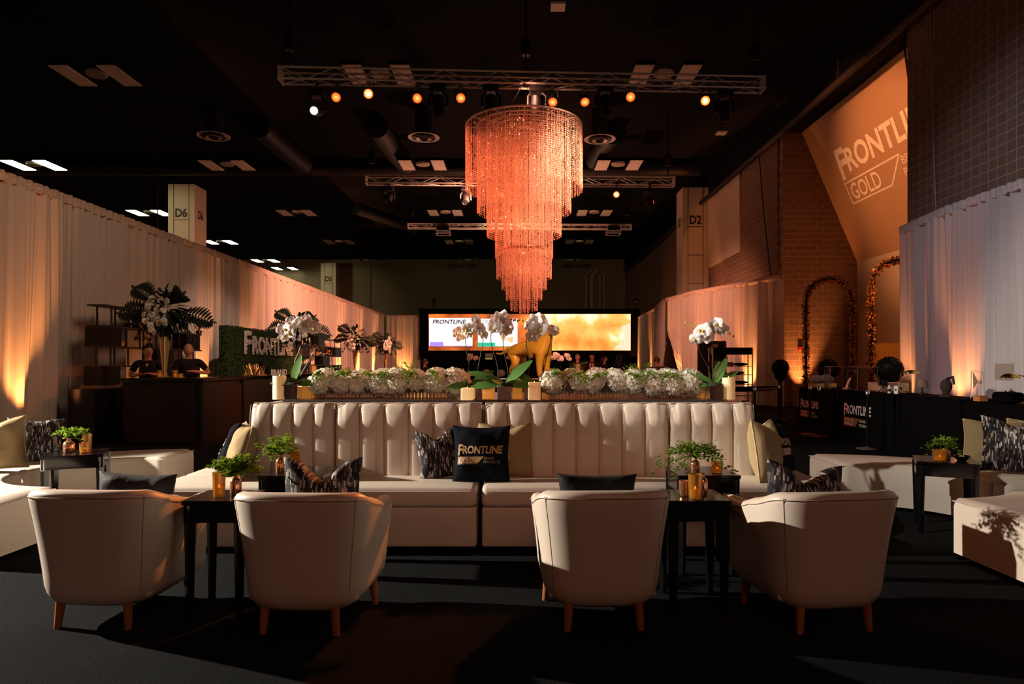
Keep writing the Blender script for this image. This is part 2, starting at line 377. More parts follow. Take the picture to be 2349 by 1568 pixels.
struct(m.build('trim_5', mat('pale_conduit', (.42, .36, .25), .5)))
m = MB(); m.box((9.10, 30.2, 7.75), (.06, 4.6, 3.4)); struct(m.build('trim_2', PLASTER, smooth=False))   # painted panel on the far right wall
m = MB(); m.box((9.135, 9.85, 6.5), (.05, .12, 6.0)); struct(m.build('trim_3', BLACK, smooth=False))     # dark joint in the near brick wall
m = MB(); m.tube([(8.75, 4, 9.15), (8.75, 56, 9.15)], .10, 10)
for k in range(12): m.box((8.75, 6 + k * 4.2, 9.5), (.06, .06, .6))
struct(m.build('trim_4', mat('brown_pipe', (.018, .010, .007), .7)))
# slanted panel in the alcove, projected lettering painted in as paler colour
sp = MB()
P0, P1, P2, P3 = (11.8, 16.0, 5.0), (11.8, 23.7, 5.0), (9.88, 23.7, 9.5), (9.88, 16.0, 9.5)
dn = Vector((.23, 0, .1))
q = [Vector(p) for p in (P0, P1, P2, P3)]; vs = q + [p + dn for p in q]
sp.add(vs, [(0, 1, 2, 3), (7, 6, 5, 4), (0, 4, 5, 1), (1, 5, 6, 2), (2, 6, 7, 3), (3, 7, 4, 0)])
slant = sp.build('slanted_wall_panel', mat('amber_panel_paint', (.48, .30, .17), .75), smooth=False)
tag(slant, 'tall slanted alcove wall panel with large projected lettering painted in pale, lit amber', 'wall panel')
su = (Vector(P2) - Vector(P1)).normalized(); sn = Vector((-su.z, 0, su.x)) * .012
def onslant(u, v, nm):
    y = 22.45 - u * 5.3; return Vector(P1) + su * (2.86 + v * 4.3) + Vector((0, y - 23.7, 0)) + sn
LT = mat('painted_projection_lettering', (.95, .84, .68), .7)
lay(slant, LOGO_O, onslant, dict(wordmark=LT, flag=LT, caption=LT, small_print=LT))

for _y in (27.4, 51.5):
    spot((-19.4, _y, 8.9), (-15.7, _y + 5.5, 7.4), 420, (1, .90, .50), 50, .6, .4, 'neighbour_hall_light')
# ceiling ducts and beams (near black)
for (pts, r), lb in zip([([(-9.3, 24.6, 10.0), (-9.25, 27.5, 10.0), (-9.15, 29.2, 9.99)], .39), ([(-5.05, 24.6, 10.0), (-4.95, 27.5, 10.0), (-4.75, 29.2, 9.99)], .39),
                         ([(3.5, 25.4, 10.0), (3.35, 27, 10.0), (3.2, 28.6, 9.99)], .36), ([(-27, 29.95, 10.05), (8, 29.95, 10.05)], .3), ([(-9, 38, 10.11), (-6.5, 43.5, 10.11)], .3)],
                        ['fat dark air duct above the left end of the second truss', 'dark air duct just left of the chandelier top', 'dark stub of air duct just right of the chandelier', 'long dark duct crossing the ceiling above the second truss', 'dark duct far back over the left drape']):
    m = MB(); m.tube(pts, r, 18); tag(m.build('air_duct', DUCT), lb, 'air duct', 'ceiling ducts')

def column(name, x, y, txt, col):
    m = MB(); m.box((x, y, 4.95), (1.24, 1.24, 9.9))
    o = m.build(name, COLUMN, smooth=False); o['label'] = col; o['category'] = 'column'; o['kind'] = 'structure'
    zt = 9.5 - (.95 if txt != 'D2' else 1.15)
    vs, fs = text2d(txt, .03); t = MB(); t.add([(x - .28 + a * .56, y - .628, zt - .2 + b * .42) for a, b in vs], fs)
    side = 1 if x < 0 else -1
    t.add([(x + side * .628, y - .25 * side * 1.0 + a * .5 * side, zt - .2 + b * .42) for a, b in vs], fs)
    t.build('painted_number', TEXTDARK, o, smooth=False)
    g = MB()
    for dx in (-.36, .36): g.box((x + dx, y - .622, 4.95), (.025, .012, 9.9))
    for k in range(4): g.box((x, y - .622, zt - .32 - k * 1.35), (.72, .012, .025))
    g.build('panel_joint', TEXTDARK, o, smooth=False)
column('column', 8.5, 33.2, 'D2', 'pale square column marked D2 beside the right brick wall')
column('column', -15.75, 32.6, 'D6', 'pale square column marked D6 rising behind the left drape')
column('column', -15.7, 57.3, 'D5', 'far pale column marked D5 at the end of the left drape')

def wire(label, pts, M, r=.012):
    m = MB(); m.tube(pts, r, 5); tag(m.build('cable', M), label, 'cable', 'loose cables')
wire('black cable hanging down the far right brick wall', [(9.06, 25.6, 9.4), (9.02, 25.0, 7.0), (9.0, 24.2, 4.4)], BLACK, .02)
wire('black cable hanging across the slanted lettered panel', [(9.6, 16.95, 9.4), (9.75, 16.9, 8.0), (10.2, 16.6, 5.8)], BLACK, .025)
wire('pale thin cable running down the near brick wall', [(9.12, 15.1, 9.9), (9.12, 15.0, 7.0), (9.11, 14.85, 4.7)], ALU, .010)
wire('thin dark wire hanging from the ceiling over the left drape', [(-13.5, 25.6, 10.4), (-13.5, 25.6, 5.6)], DUCT, .02)
wire('thin dark wire hanging from the ceiling beside the far column', [(-9.2, 43, 10.4), (-9.25, 43, 4.9)], DUCT, .03)
for px, py, Y, lb in ((1280, 15, 15.2, 'small pale box on the ceiling at the top centre of the photo'), (1655, 305, 23.6, 'lone small unlit light panel near the right bulkhead')):
    p = at(px, py, Y); t = thing('ceiling_box', lb, 'ceiling fitting', (p.x, p.y, p.z)); m = MB(); m.box((0, 0, 0), (.32, .34, .05)); m.build('panel', FIXOFF, t, smooth=False); m = MB(); m.tube([(0, 0, .02), (0, 0, 10.4 - p.z)], .02, 5); m.build('drop_rod', DUCT, t)
# ------------------------------------------------------------------ drapes
def drape(name, label, path, z1, M, seed, panels, top=DRAPE_TOP, amp=.11, flare=.5, gap=None):
    rnd = random.Random(seed); t = thing(name, label, 'drape', (path[0][0], path[0][1], 0)); O = Vector((path[0][0], path[0][1]))
    pts = [Vector(p) for p in path]; L = [0]
    for i in range(1, len(pts)): L.append(L[-1] + (pts[i] - pts[i - 1]).length)
    tot = L[-1]
    def pos(s):
        i = 1
        while i < len(L) - 1 and s > L[i]: i += 1
        f = (s - L[i - 1]) / (L[i] - L[i - 1]); p = pts[i - 1].lerp(pts[i], f); d = (pts[i] - pts[i - 1]).normalized()
        return p, Vector((-d.y, d.x))
    ph = [rnd.uniform(0, 6.3) for _ in range(8)]
    def fold(s, z):
        k = 1 - z / z1; w = .55 * math.sin(s * 21 + ph[0] + 1.6 * math.sin(s * 2.1 + ph[1])) + .45 * math.sin(s * 41 + ph[2] + 2 * math.sin(s * 3.3 + ph[3]))
        w2 = math.sin(s * 7.1 + ph[4] + 1.4 * math.sin(s * .9 + ph[5]) + .5 * k)
        return amp * (w * (.75 - .35 * k) + w2 * (.25 + .75 * k))
    for i in range(panels):
        a, b = tot * i / panels, tot * (i + 1) / panels; n = max(int((b - a) / .038), 8); nz = 16; rows = []
        lean = rnd.uniform(-.06, .10)
        for j in range(nz + 1):
            z = .012 + (z1 - .16 - .012) * (1 - (1 - j / nz) ** 1.0); row = []; kz = 1 - z / z1
            for q in range(n + 1):
                f = q / n; s = a + (b - a) * f
                if gap and gap[0] == i:     # tie-back opening in this panel: cloth pulled to one side below zt
                    zt, zb, wmax, dirn = gap[1:]
                    if z < zt: s = (a + (b - a) * (f * (1 - wmax * min((zt - z) / (zt - zb), 1)) if dirn < 0 else 1 - (1 - f) * (1 - wmax * min((zt - z) / (zt - zb), 1))))
                p, nn = pos(min(max(s, 0), tot)); off = fold(s, z) + lean * kz * (1 - z / z1) + flare * .25 * max(0, .12 - z / z1)
                edge = min(f, 1 - f) * (b - a); off *= min(1, .35 + edge * 2.5)
                row.append((p.x + nn.x * off - O.x, p.y + nn.y * off - O.y, z))
            rows.append(row)
        c = MB(); c.grid(rows); c.build('drape_panel', M, t, ang=180)
        rows = []
        for j, (dz, dr) in enumerate(((-.17, .0), (-.1, .05), (-.03, .055), (.02, .02), (.0, -.03), (-.16, -.03))):
            row = []
            for q in range(n + 1):
                s = a + (b - a) * q / n; p, nn = pos(s); off = dr + .02 * math.sin(s * 47 + ph[6]) + .012 * math.sin(s * 91 + j)
                row.append((p.x + nn.x * off - O.x, p.y + nn.y * off - O.y, z1 + dz + .012 * math.sin(s * 29 + ph[7])))
            rows.append(row)
        c = MB(); c.grid(rows); c.build('rod_pocket', top, t, ang=180)
    c = MB(); c.tube([(p.x - O.x, p.y - O.y, z1 - .06) for p in pts], .025, 6); c.build('crossbar', ALU, t)
    return t
drape('drape_wall', 'long sheer drape wall down the left side of the hall', [(-8.65, 4.0), (-8.65, 44.2)], 4.7, DRAPE, 3, 13)
drape('drape_wall', 'short orange lit drape left of the big screen', [(-8.5, 44.3), (-6.3, 44.3)], 4.65, DRAPE, 4, 1)
drape('drape_wall', 'sheer grey drape in front of the near right brick wall', [(8.84, 4.5), (8.72, 13.9), (8.95, 15.95)][::-1], 4.66, COOLDRAPE, 5, 4, top=COOLDRAPE, amp=.13)
drape('drape_wall', 'pink lit drape on the right ending at the brick return', [(9.02, 23.15), (7.3, 28.4), (6.9, 31.4)], 4.5, DRAPE, 6, 3, gap=(2, 3.0, 1.0, .55, -1))
drape('drape_wall', 'narrow drape folded back right of the big screen', [(6.85, 31.6), (7.35, 36.4), (7.75, 43.5)], 4.5, DRAPE, 8, 3, gap=(0, 2.6, .9, .3, 1))

drape('drape_wall', 'sheer drape wall behind the camera closing the lounge', [(8.6, -6.3), (-8.6, -6.3)], 4.7, DRAPE, 11, 5)
spot((0, -1.5, 7.5), (0, -6.4, 2.0), 700, PINK, 110, .9, .3)  # added wash on the unseen drape, for reflections and fill
# uplights at the foot of the drapes (each holds its own lamp)
def uplight(x, y, tx, ty, e, label, size=46):
    t = thing('uplight', label, 'uplight', (x, y, 0), 0, 'drape uplights')
    m = MB(); m.box((0, 0, .015), (.2, .2, .03)); m.build('base', BLACK, t, bevel=.004)
    m = MB(); m.lathe([(.07, .04), (.085, .06), (.085, .16), (.07, .17)], 14); m.build('body', BLACK, t)
    m = MB(); m.lathe([(.06, .171), (.0, .172)], 14); m.build('lens', LAMPON, t)
    spot((x, y, .2), (tx, ty, 2.0), e, ORANGE, size, .8, .05, 'uplight_lamp')
UP = [11.75, 15.4, 18.6, 21.6, 24.9, 28.7, 32.6, 36.6, 40.6]
ordw = ['first', 'second', 'third', 'fourth', 'fifth', 'sixth', 'seventh', 'eighth', 'ninth']
for i, y in enumerate(UP):
    uplight(-8.27, y, -8.62, y + .1, (800, 700, 700, 1000, 1500, 1700, 1900, 2100, 2300)[i], f'{ordw[i]} small amber uplight from the camera along the left drape')
uplight(-7.3, 43.9, -7.35, 44.3, 1100, 'amber uplight on the floor left of the big screen')
uplight(7.45, 42.4, 7.6, 43.0, 1100, 'amber uplight on the floor right of the big screen')
uplight(7.0, 37.2, 7.35, 37.4, 1000, 'amber uplight at the folded drape beyond the curtain opening')
uplight(6.75, 29.9, 7.1, 30.1, 800, 'amber uplight beside the parted right drape')
uplight(7.35, 27.2, 7.72, 27.4, 1000, 'amber uplight behind the black topped display shelf')
uplight(8.2, 24.7, 8.5, 24.9, 1100, 'amber uplight at the right end of the pink drape')
uplight(9.7, 23.2, 9.85, 23.7, 1000, 'amber uplight against the brick return under the arches', 50)
uplight(8.5, 15.35, 8.85, 15.45, 380, 'amber uplight at the corner of the grey right drape')
uplight(8.35, 13.25, 8.72, 13.3, 480, 'amber uplight behind the black clothed tables at right')

# ------------------------------------------------------------------ trusses with lamps
def truss(label, x0, x1, y0, y1, z, h, d):
    t = thing('lighting_truss', label, 'truss', (0, 0, 0), 0, 'roof trusses')
    n = int((x1 - x0) / .62); yy = lambda x: y0 + (y1 - y0) * (x - x0) / (x1 - x0)
    for dy, dz, nm in ((0, 0, 'chord'), (d, 0, 'chord'), (0, h, 'chord'), (d, h, 'chord')):
        m = MB(); m.tube([(x0, y0 + dy, z + dz), (x1, y1 + dy, z + dz)], .028, 8); m.build(nm, ALU, t)
    for dyy, nm in ((0, 'front_lattice'), (d, 'rear_lattice')):
        m = MB()
        for k in range(n):
            a, b = x0 + (x1 - x0) * k / n, x0 + (x1 - x0) * (k + 1) / n
            m.tube([(a, yy(a) + dyy, z + (0 if k % 2 else h)), (b, yy(b) + dyy, z + (h if k % 2 else 0))], .014, 5)
        m.build(nm, ALU, t)
    m = MB()
    for k in range(n):
        a, b = x0 + (x1 - x0) * k / n, x0 + (x1 - x0) * (k + 1) / n
        m.tube([(a, yy(a) + (0 if k % 2 else d), z), (b, yy(b) + (d if k % 2 else 0), z)], .014, 5)
    m.build('bottom_lattice', ALU, t)
    for x in (x0, x1):
        m = MB(); m.box((x, yy(x) + d / 2, z + h / 2), (.03, d + .06, h + .06)); m.build('end_plate', ALU, t, smooth=False)
    for x in (x0 + .2, x1 - .2) + (((x0 + x1) / 2,) if h > .24 else ()):
        m = MB(); m.tube([(x, yy(x) + d / 2, z + h), (x, yy(x) + d / 2, 10.4)], .02, 5); m.lathe([(.1, 0), (.12, .1), (.12, .35), (.08, .42)], 12, (x, yy(x) + d / 2, z + h + .45)); m.build('chain_hoist', BLACK, t)
    return t
truss('front lighting truss, widest one above the chandelier', -5.55, 5.95, 15.85, 16.4, 8.10, .27, .33)
truss('second lighting truss passing behind the chandelier', -5.35, 5.6, 24.0, 24.3, 7.85, .27, .33)
truss('third thin lighting truss, farthest back', -5.2, 5.45, 32.4, 32.6, 7.95, .20, .3)

def par(label, x, y, z, tgt, lens, e=0, sz=.12, zt=8.11):
    t = thing('par_lamp', label, 'stage light', (x, y, z), 0, 'truss lamps')
    d = (Vector(tgt) - Vector((x, y, z))).normalized(); q = d.to_track_quat('Z', 'Y').to_euler()
    m = MB(); m.tube([(-sz, 0, -.02), (-sz, 0, .2), (0, 0, .28), (sz, 0, .2), (sz, 0, -.02)], .012, 5); m.build('yoke', BLACK, t)
    m = MB(); m.tube([(0, 0, .27), (0, 0, zt - z)], .016, 6); m.box((0, 0, zt - z), (.06, .3, .05)); m.build('clamp', BLACK, t)
    m = MB(); m.lathe([(.05, -.2), (sz * .8, -.17), (sz * .92, .05), (sz, .09), (sz * .95, .1), (sz * .85, .06)], 16, cap=False); m.build('housing', BLACK, t, rot=q)
    m = MB(); m.lathe([(sz * .9, .075), (0, .09)], 16); m.build('lens', lens, t, rot=q)
def mover(label, x, y, z, tgt, lens, big=1.0, zt=8.11):
    t = thing('moving_head', label, 'stage light', (x, y, z), 0, 'truss moving heads')
    b = big; m = MB(); m.rbox((0, 0, 0), (.36 * b, .3 * b, .16 * b), .03, 2); m.build('base', BLACK, t)
    m = MB(); m.tube([(0, 0, .05), (0, 0, zt - z)], .03, 6); m.box((0, 0, zt - z), (.06, .3, .05)); m.build('clamp', BLACK, t)
    for s in (-1, 1):
        m = MB(); m.tube([(s * .12 * b, 0, -.08 * b), (s * .2 * b, 0, -.16 * b), (s * .2 * b, 0, -.4 * b)], .035 * b, 8); m.build('yoke_arm', BLACK, t)
    d = (Vector(tgt) - Vector((x, y, z - .36 * b))).normalized(); q = d.to_track_quat('Z', 'Y').to_euler()
    m = MB(); m.lathe([(.06 * b, -.24 * b), (.13 * b, -.2 * b), (.15 * b, 0), (.12 * b, .2 * b), (.11 * b, .27 * b), (.09 * b, .25 * b)], 16); m.build('head', BLACK, t, loc=(0, 0, -.36 * b), rot=q)
    m = MB(); m.lathe([(.085 * b, .262 * b), (0, .272 * b)], 14); m.build('lens', lens, t, loc=(0, 0, -.36 * b), rot=q)
CAMP = (0, 0, 1.4)
T1 = [(772, 222, (-3, 3, .5), LAMPON), (845, 215, CAMP, LAMPHOT), (957, 225, (-.2, 2, 1), LAMPON), (1057, 225, CAMP, LAMPON), (1268, 231, (.5, 8, 0), LAMPON), (1341, 231, (2, 8, 0), LAMPON), (1446, 222, (1.5, 2, 1), LAMPON), (1618, 231, CAMP, LAMPHOT)]
names = ['first from the left', 'second from the left, very bright', 'third from the left', 'just left of the chandelier', 'just right of the chandelier', 'second right of the chandelier', 'third right of the chandelier', 'last at the right, very bright']
for (px, py, tg, ln), nm in zip(T1, names):
    p = at(px, py, 16.01 + .048 * ((px - 1187) * 16.1 / 1566 + 5.55)); par(f'glowing amber lamp under the front truss, {nm}', p.x, p.y, p.z, tg, ln)
for px, py, tg, ln, nm in ((727, 215, (-4.5, 4, 2), LAMPWHITE, 'white lens, far left'), (1005, 205, (-1, 15, 0), BLACK, 'dark, left of the chandelier'), (1126, 205, (-.5, 18, 0), BLACK, 'dark, hidden behind the chandelier rim'), (1232, 205, (.5, 18, 0), BLACK, 'dark, centre'), (1388, 205, (2.2, 15, 0), BLACK, 'dark, right of the chandelier'), (1662, 218, (5, 15, 0), BLACK, 'dark, at the right end')):
    p = at(px, py, 16.03 + .048 * ((px - 1187) * 16.1 / 1566 + 5.55)); mover(f'moving head hung under the front truss, {nm}', p.x, p.y, p.z, tg, ln, 1.05)
for px, py, tg, ln, nm in ((893, 453, CAMP, LAMPON, 'far left'), (1068, 461, CAMP, LAMPON, 'at the chandelier left edge'), (1414, 446, CAMP, LAMPHOT, 'bright, right of the chandelier'), (1493, 464, CAMP, LAMPON, 'far right'), (1150, 446, CAMP, LAMPON, 'first behind the beads'), (1171, 464, CAMP, LAMPON, 'second behind the beads'), (1210, 461, CAMP, LAMPON, 'third behind the beads')):
    p = at(px, py, 24.3); par(f'small amber lamp under the second truss, {nm}', p.x, p.y, p.z, tg, ln, sz=.12, zt=7.86)
for px, py, nm in ((893, 433, 'at the left end'), (1068, 436, 'left of the beads'), (1490, 440, 'at the right end')):
    p = at(px, py, 24.15); mover(f'dark moving head under the second truss, {nm}', p.x, p.y, p.z, (p.x, 15, 0), BLACK, .9, 7.86)
for px, nm in ((1017, 'left'), (1407, 'right')):
    p = at(px, 522, 32.5); t = thing('projector', f'small caged projector under the {nm} part of the third truss', 'projector', p, 0, 'projectors')
    m = MB(); m.rbox((0, 0, -.05), (.55, .5, .22), .03, 2); m.build('projector_body', BLACK, t)
    m = MB()
    for a in (-.32, .32):
        for b in (-.28, .28): m.tube([(a, b, .1), (a, b, -.32)], .012, 5)
        m.tube([(a, -.28, -.32), (a, .28, -.32)], .012, 5)
    for b in (-.28, .28):
        m.tube([(-.32, b, -.32), (.32, b, -.32)], .012, 5); m.tube([(-.32, b, -.18), (.32, b, -.18)], .012, 5)
    m.build('cage', ALU, t)

# ceiling luminaires: pairs with a round speaker between them
def luminaire(lit):
    t = thing('ceiling_light', '', 'ceiling light', (0, 0, 0), 0, 'ceiling lights')
    m = MB(); m.box((0, 0, .06), (.56, 1.42, .12)); m.build('housing', BLACK, t, smooth=False)
    m = MB()
    if lit: m.box((0, 0, -.012), (.5, 1.34, .024))
    else:
        m.box((0, 0, .0), (.5, 1.34, .01))
        for k in range(7): m.box((-.225 + .075 * k, 0, -.02), (.012, 1.34, .04))
    m.build('diffuser' if lit else 'louvre', FIXLIT if lit else FIXOFF, t, smooth=False)
    return t
LIT, OFF = luminaire(True), luminaire(False)
spk = thing('ceiling_speaker', '', 'ceiling speaker', (0, 0, 0), 0, 'round ceiling speakers')
m = MB(); m.lathe([(.26, .0), (.28, .03), (.28, .08)], 20); m.build('rim', FIXOFF, spk)
m = MB(); m.lathe([(.0, -.01), (.25, -.005), (.25, .01)], 20); m.build('grille', SPEAKERG, spk)
used = {}
DEP = [18.9, 27.4, 36.0, 44.6, 52.6]
dn_ = ['nearest pair', 'second pair back', 'third pair back', 'fourth pair back', 'farthest pair']
for rx, rn, lit, ks in ((-19.4, 'row beyond the left drape', True, (1, 2, 3, 4)), (-11.65, 'row over the left drape', False, (0, 1, 2, 3, 4)), (-3.8, 'row left of the chandelier', False, (0, 1, 2, 3, 4)), (4.05, 'row right of the chandelier', False, (0, 1, 2, 3, 4))):
    for k in ks:
        for sx, sn_ in ((-.64, 'left'), (.64, 'right')):
            src = LIT if lit else OFF; lb = f"{'glowing' if lit else 'unlit louvred'} ceiling light, {sn_} one of the {dn_[k]}, {rn}"
            if src not in used: used[src] = 1; o = src; o['label'] = lb; o.location = (rx + sx, DEP[k], 9.45)
            else: o = dup(src, lb, (rx + sx, DEP[k], 9.45))
        lb = f"round ceiling speaker between the lights of the {dn_[k]}, {rn}"
        if spk not in used: used[spk] = 1; spk['label'] = lb; spk.location = (rx, DEP[k], 9.45)
        else: dup(spk, lb, (rx, DEP[k], 9.45))
for px, nm in ((686, 'left'), (707, 'right')):
    pass
dup(LIT, 'tiny glowing ceiling light beyond the far end of the left drape, left', (-20.0, 61 - 4.2, 9.45)); dup(LIT, 'tiny glowing ceiling light beyond the far end of the left drape, right', (-18.7, 61 - 4.2, 9.45))
for px, py, Y, nm in ((490, 313, 24, 'dim one at left over the drape'), (972, 316, 24, 'left of the chandelier'), (1376, 320, 24, 'right of the chandelier')):
    p = at(px, py, Y); t = thing('air_diffuser', f'round ringed ceiling air diffuser, {nm}', 'air diffuser', (p.x, p.y, p.z), 0, 'round air diffusers')
    for j, (r, z) in enumerate(((.55, 0), (.40, -.03), (.27, -.06), (.14, -.08))):
        m = MB(); m.lathe([(r * .62, z + .05), (r * .8, z + .02), (r, z), (r * 1.02, z + .015), (r * .8, z + .05)], 28, cap=False); m.build('ring', FIXOFF if j % 2 == 0 else DUCT, t)
    m = MB(); m.lathe([(.30, .02), (.30, 10.4 - p.z)], 16); m.build('neck', DUCT, t)

# ------------------------------------------------------------------ chandelier
ch = thing('chandelier', 'huge round tiered bead chandelier glowing orange over the room', 'chandelier', (.155, 16.1, 0))
tiers = [(1.365, 7.04, 5.57), (1.10, 7.04, 5.06), (.87, 7.04, 4.49), (.67, 7.02, 3.98), (.46, 7.0, 3.75), (.235, 7.0, 3.5),
         (.64, 4.14, 3.50), (.52, 4.14, 3.25), (.42, 4.14, 3.01), (.315, 4.14, 2.75), (.105, 4.14, 2.63)]
rn = random.Random(5)
for r, z1, z0 in tiers:
    m = MB(); m.torus((0, 0, z1), r, .022, 64, 6); m.build('ring', ALU if z1 > 6 else GOLD, ch)
    n = max(int(2 * PI * r / .030), 12); vs = []; fs = []
    for i in range(n):
        a = 2 * PI * (i + rn.uniform(-.48, .48)) / n; rr = r + rn.uniform(-.012, .012); x, y = rr * math.cos(a), rr * math.sin(a)
        zz = z1 - .03; end = z0 + rn.uniform(-.03, .03); sp_ = .05
        while zz > end:
            b = rn.uniform(.006, .0095); h = sp_ * .5; tw = rn.uniform(0, 1.5); o = len(vs)
            for k in range(4): vs.append((x + b * math.cos(tw + k * PI / 2), y + b * math.sin(tw + k * PI / 2), zz - h))
            vs += [(x, y, zz), (x, y, zz - 2 * h)]
            for k in range(4): fs += [(o + k, o + (k + 1) % 4, o + 4), (o + (k + 1) % 4, o + k, o + 5)]
            zz -= sp_ * (1 if rn.random() > .10 else 2)
    m = MB(); m.add(vs, fs); stuff(m.build('bead_strands', CRYSTAL, ch, smooth=False))
m = MB()
for k in range(4): a = PI / 4 + k * PI / 2; m.tube([(1.1 * math.cos(a), 1.1 * math.sin(a), 7.05), (0, 0, 8.1)], .008, 4)
m.build('suspension_cable', BLACK, ch)
m = MB()
for k in range(6): a = k * PI / 6; m.tube([(1.36 * math.cos(a), 1.36 * math.sin(a), 7.04), (-1.36 * math.cos(a), -1.36 * math.sin(a), 7.04)], .012, 4)
m.build('ring_spokes', ALU, ch)
for z, e in ((6.2, 14), (4.9, 14), (3.7, 6)):  # amber point lights added inside the beads, no bulbs there
    d = bpy.data.lights.new('chandelier_inner_fill', 'POINT'); d.energy = e; d.color = (1, .32, .10); d.shadow_soft_size = .08
    o = bpy.data.objects.new('chandelier_inner_fill', d); C.objects.link(o); o.location = (.155, 16.1, z)

# ------------------------------------------------------------------ led screen
def screen_mat():
    m = bpy.data.materials.new('led_screen_picture'); m.use_nodes = True; nt = m.node_tree; b = nt.nodes['Principled BSDF']
    b.inputs['Base Color'].default_value = (.02, .02, .02, 1)
    tc = nt.nodes.new('ShaderNodeTexCoord'); n = nt.nodes.new('ShaderNodeTexNoise'); n.inputs['Scale'].default_value = .55; n.inputs['Detail'].default_value = 6
    nt.links.new(tc.outputs['Object'], n.inputs['Vector'])
    sx = nt.nodes.new('ShaderNodeSeparateXYZ'); nt.links.new(tc.outputs['Object'], sx.inputs[0])
    mr = nt.nodes.new('ShaderNodeMapRange'); mr.inputs[1].default_value = -1.2; mr.inputs[2].default_value = 1.2; mr.inputs[3].default_value = -.20; mr.inputs[4].default_value = .13
    nt.links.new(sx.outputs[0], mr.inputs[0]); ad = nt.nodes.new('ShaderNodeMath'); ad.operation = 'ADD'
    nt.links.new(n.outputs[0], ad.inputs[0]); nt.links.new(mr.outputs[0], ad.inputs[1])
    r = nt.nodes.new('ShaderNodeValToRGB'); cr = r.color_ramp
    cr.elements[0].position = .22; cr.elements[0].color = (.22, .035, .006, 1); cr.elements[1].position = .80; cr.elements[1].color = (1.0, .90, .62, 1)
    for p, c in ((.40, (.62, .13, .02, 1)), (.52, (.80, .26, .04, 1)), (.66, (.95, .46, .11, 1))): e = cr.elements.new(p); e.color = c
    nt.links.new(ad.outputs[0], r.inputs[0])
    v = nt.nodes.new('ShaderNodeTexVoronoi'); v.inputs['Scale'].default_value = 2.6; nt.links.new(tc.outputs['Object'], v.inputs['Vector'])
    lt = nt.nodes.new('ShaderNodeMath'); lt.operation = 'LESS_THAN'; lt.inputs[1].default_value = .07; nt.links.new(v.outputs['Distance'], lt.inputs[0])
    mx = nt.nodes.new('ShaderNodeMix'); mx.data_type = 'RGBA'; nt.links.new(lt.outputs[0], mx.inputs['Factor']); nt.links.new(r.outputs[0], mx.inputs['A']); mx.inputs['B'].default_value = (1, .85, .55, 1)
    nt.links.new(mx.outputs['Result'], b.inputs['Emission Color']); b.inputs['Emission Strength'].default_value = 1.5
    return m
def glow(name, c, s=1.0): return mat(name, (.02, .02, .02), .5, emit=c, es=s)
sc = thing('led_screen', 'wide glowing video screen in a black surround at the far end', 'screen', (.78, 43.6, 0))
m = MB(); m.box((0, .1, 3.53), (12.9, .2, 2.34)); m.build('picture', screen_mat(), sc, smooth=False)
m = MB(); m.box((0, .25, 4.85), (14.1, .5, .35)); m.box((-6.75, .25, 3.4), (.6, .4, 2.9)); m.box((6.75, .25, 3.4), (.6, .4, 2.9)); m.box((0, .35, 1.2), (13.9, .3, 2.35)); m.box((0, .4, 3.6), (13.9, .2, 2.6)); m.build('black_surround', BLACKCLOTH, sc, smooth=False)
for x in (-6.1, 6.75):
    m = MB(); m.tube([(x, .1, 5.02), (x, .1, 5.5)], .1, 8); m.ball((x, -.05, 5.55), .16); m.build('marker_lamp', BLACK, sc)
def card(x0, x1, z0, z1, name, M, dy=-.012, r=0):
    m = MB(); m.box(((x0 + x1) / 2, dy, (z0 + z1) / 2), (x1 - x0, .012, z1 - z0)); return m.build(name, M, sc, smooth=False, bevel=r)
WG = glow('screen_white', (1, .97, .98), 1.5); TD = glow('screen_text', (.10, .05, .05), .4)
card(-6.42, -3.65, 2.62, 4.42, 'picture_card', WG); card(-3.3, -.78, 2.60, 4.38, 'picture_card', WG)
PU = glow('screen_purple', (.50, .30, .95), 1.0); TE = glow('screen_teal', (.03, .62, .36), 1.0); BRN = glow('screen_brown', (.60, .22, .10), .8); TN = glow('screen_tan', (1, .62, .30), 1.0)
card(-6.42, -3.65, 2.62, 2.66, 'card_border', PU, -.02); card(-6.38, -5.5, 2.66, 2.90, 'card_border', PU, -.02); card(-3.3, -2.2, 2.6, 2.86, 'card_border', TE, -.02); card(-2.2, -1.0, 2.6, 2.64, 'card_border', TE, -.02)
rn = random.Random(2)
for k in range(16):
    a, b = rn.uniform(-4.8, -4.0), rn.uniform(2.98, 3.7); m = MB(); m.lathe([(.0, -.02), (rn.uniform(.1, .22), -.02), (.1, -.01)], 10); m.build('picture_blob', BRN if k % 3 else TN, sc, loc=(a, -.02, b), rot=(R(-90), 0, 0))
for k in range(8):
    a, b = rn.uniform(-2.1, -1.1), rn.uniform(2.9, 3.3); m = MB(); m.lathe([(.0, -.02), (rn.uniform(.08, .16), -.02), (.1, -.01)], 10); m.build('picture_blob', TN, sc, loc=(a, -.02, b), rot=(R(-90), 0, 0))
for x in (-6.2, -3.05):
    m = MB(); vs, fs = text2d('FRONTLINE', 0.03); m.add([(x + a * 2.1 + b * .05, -.03, 4.05 + b * .27) for a, b in vs], fs); m.build('screen_lettering', TD if x < -5 else glow('screen_grey_text', (.75, .62, .58), 1.0), sc, smooth=False)
m = MB(); m.add([(6.44, -.02, 2.4), (5.3, -.02, 2.4), (5.75, -.02, 2.85), (6.1, -.02, 3.25), (6.0, -.02, 3.6), (5.75, -.02, 3.75), (6.0, -.02, 3.95), (6.44, -.02, 4.1)], [tuple(range(8))]); m.build('pale_figure', glow('screen_cream', (1, .82, .55), 1.05), sc, smooth=False)
for x in (-2.6, 1.45):
    pass
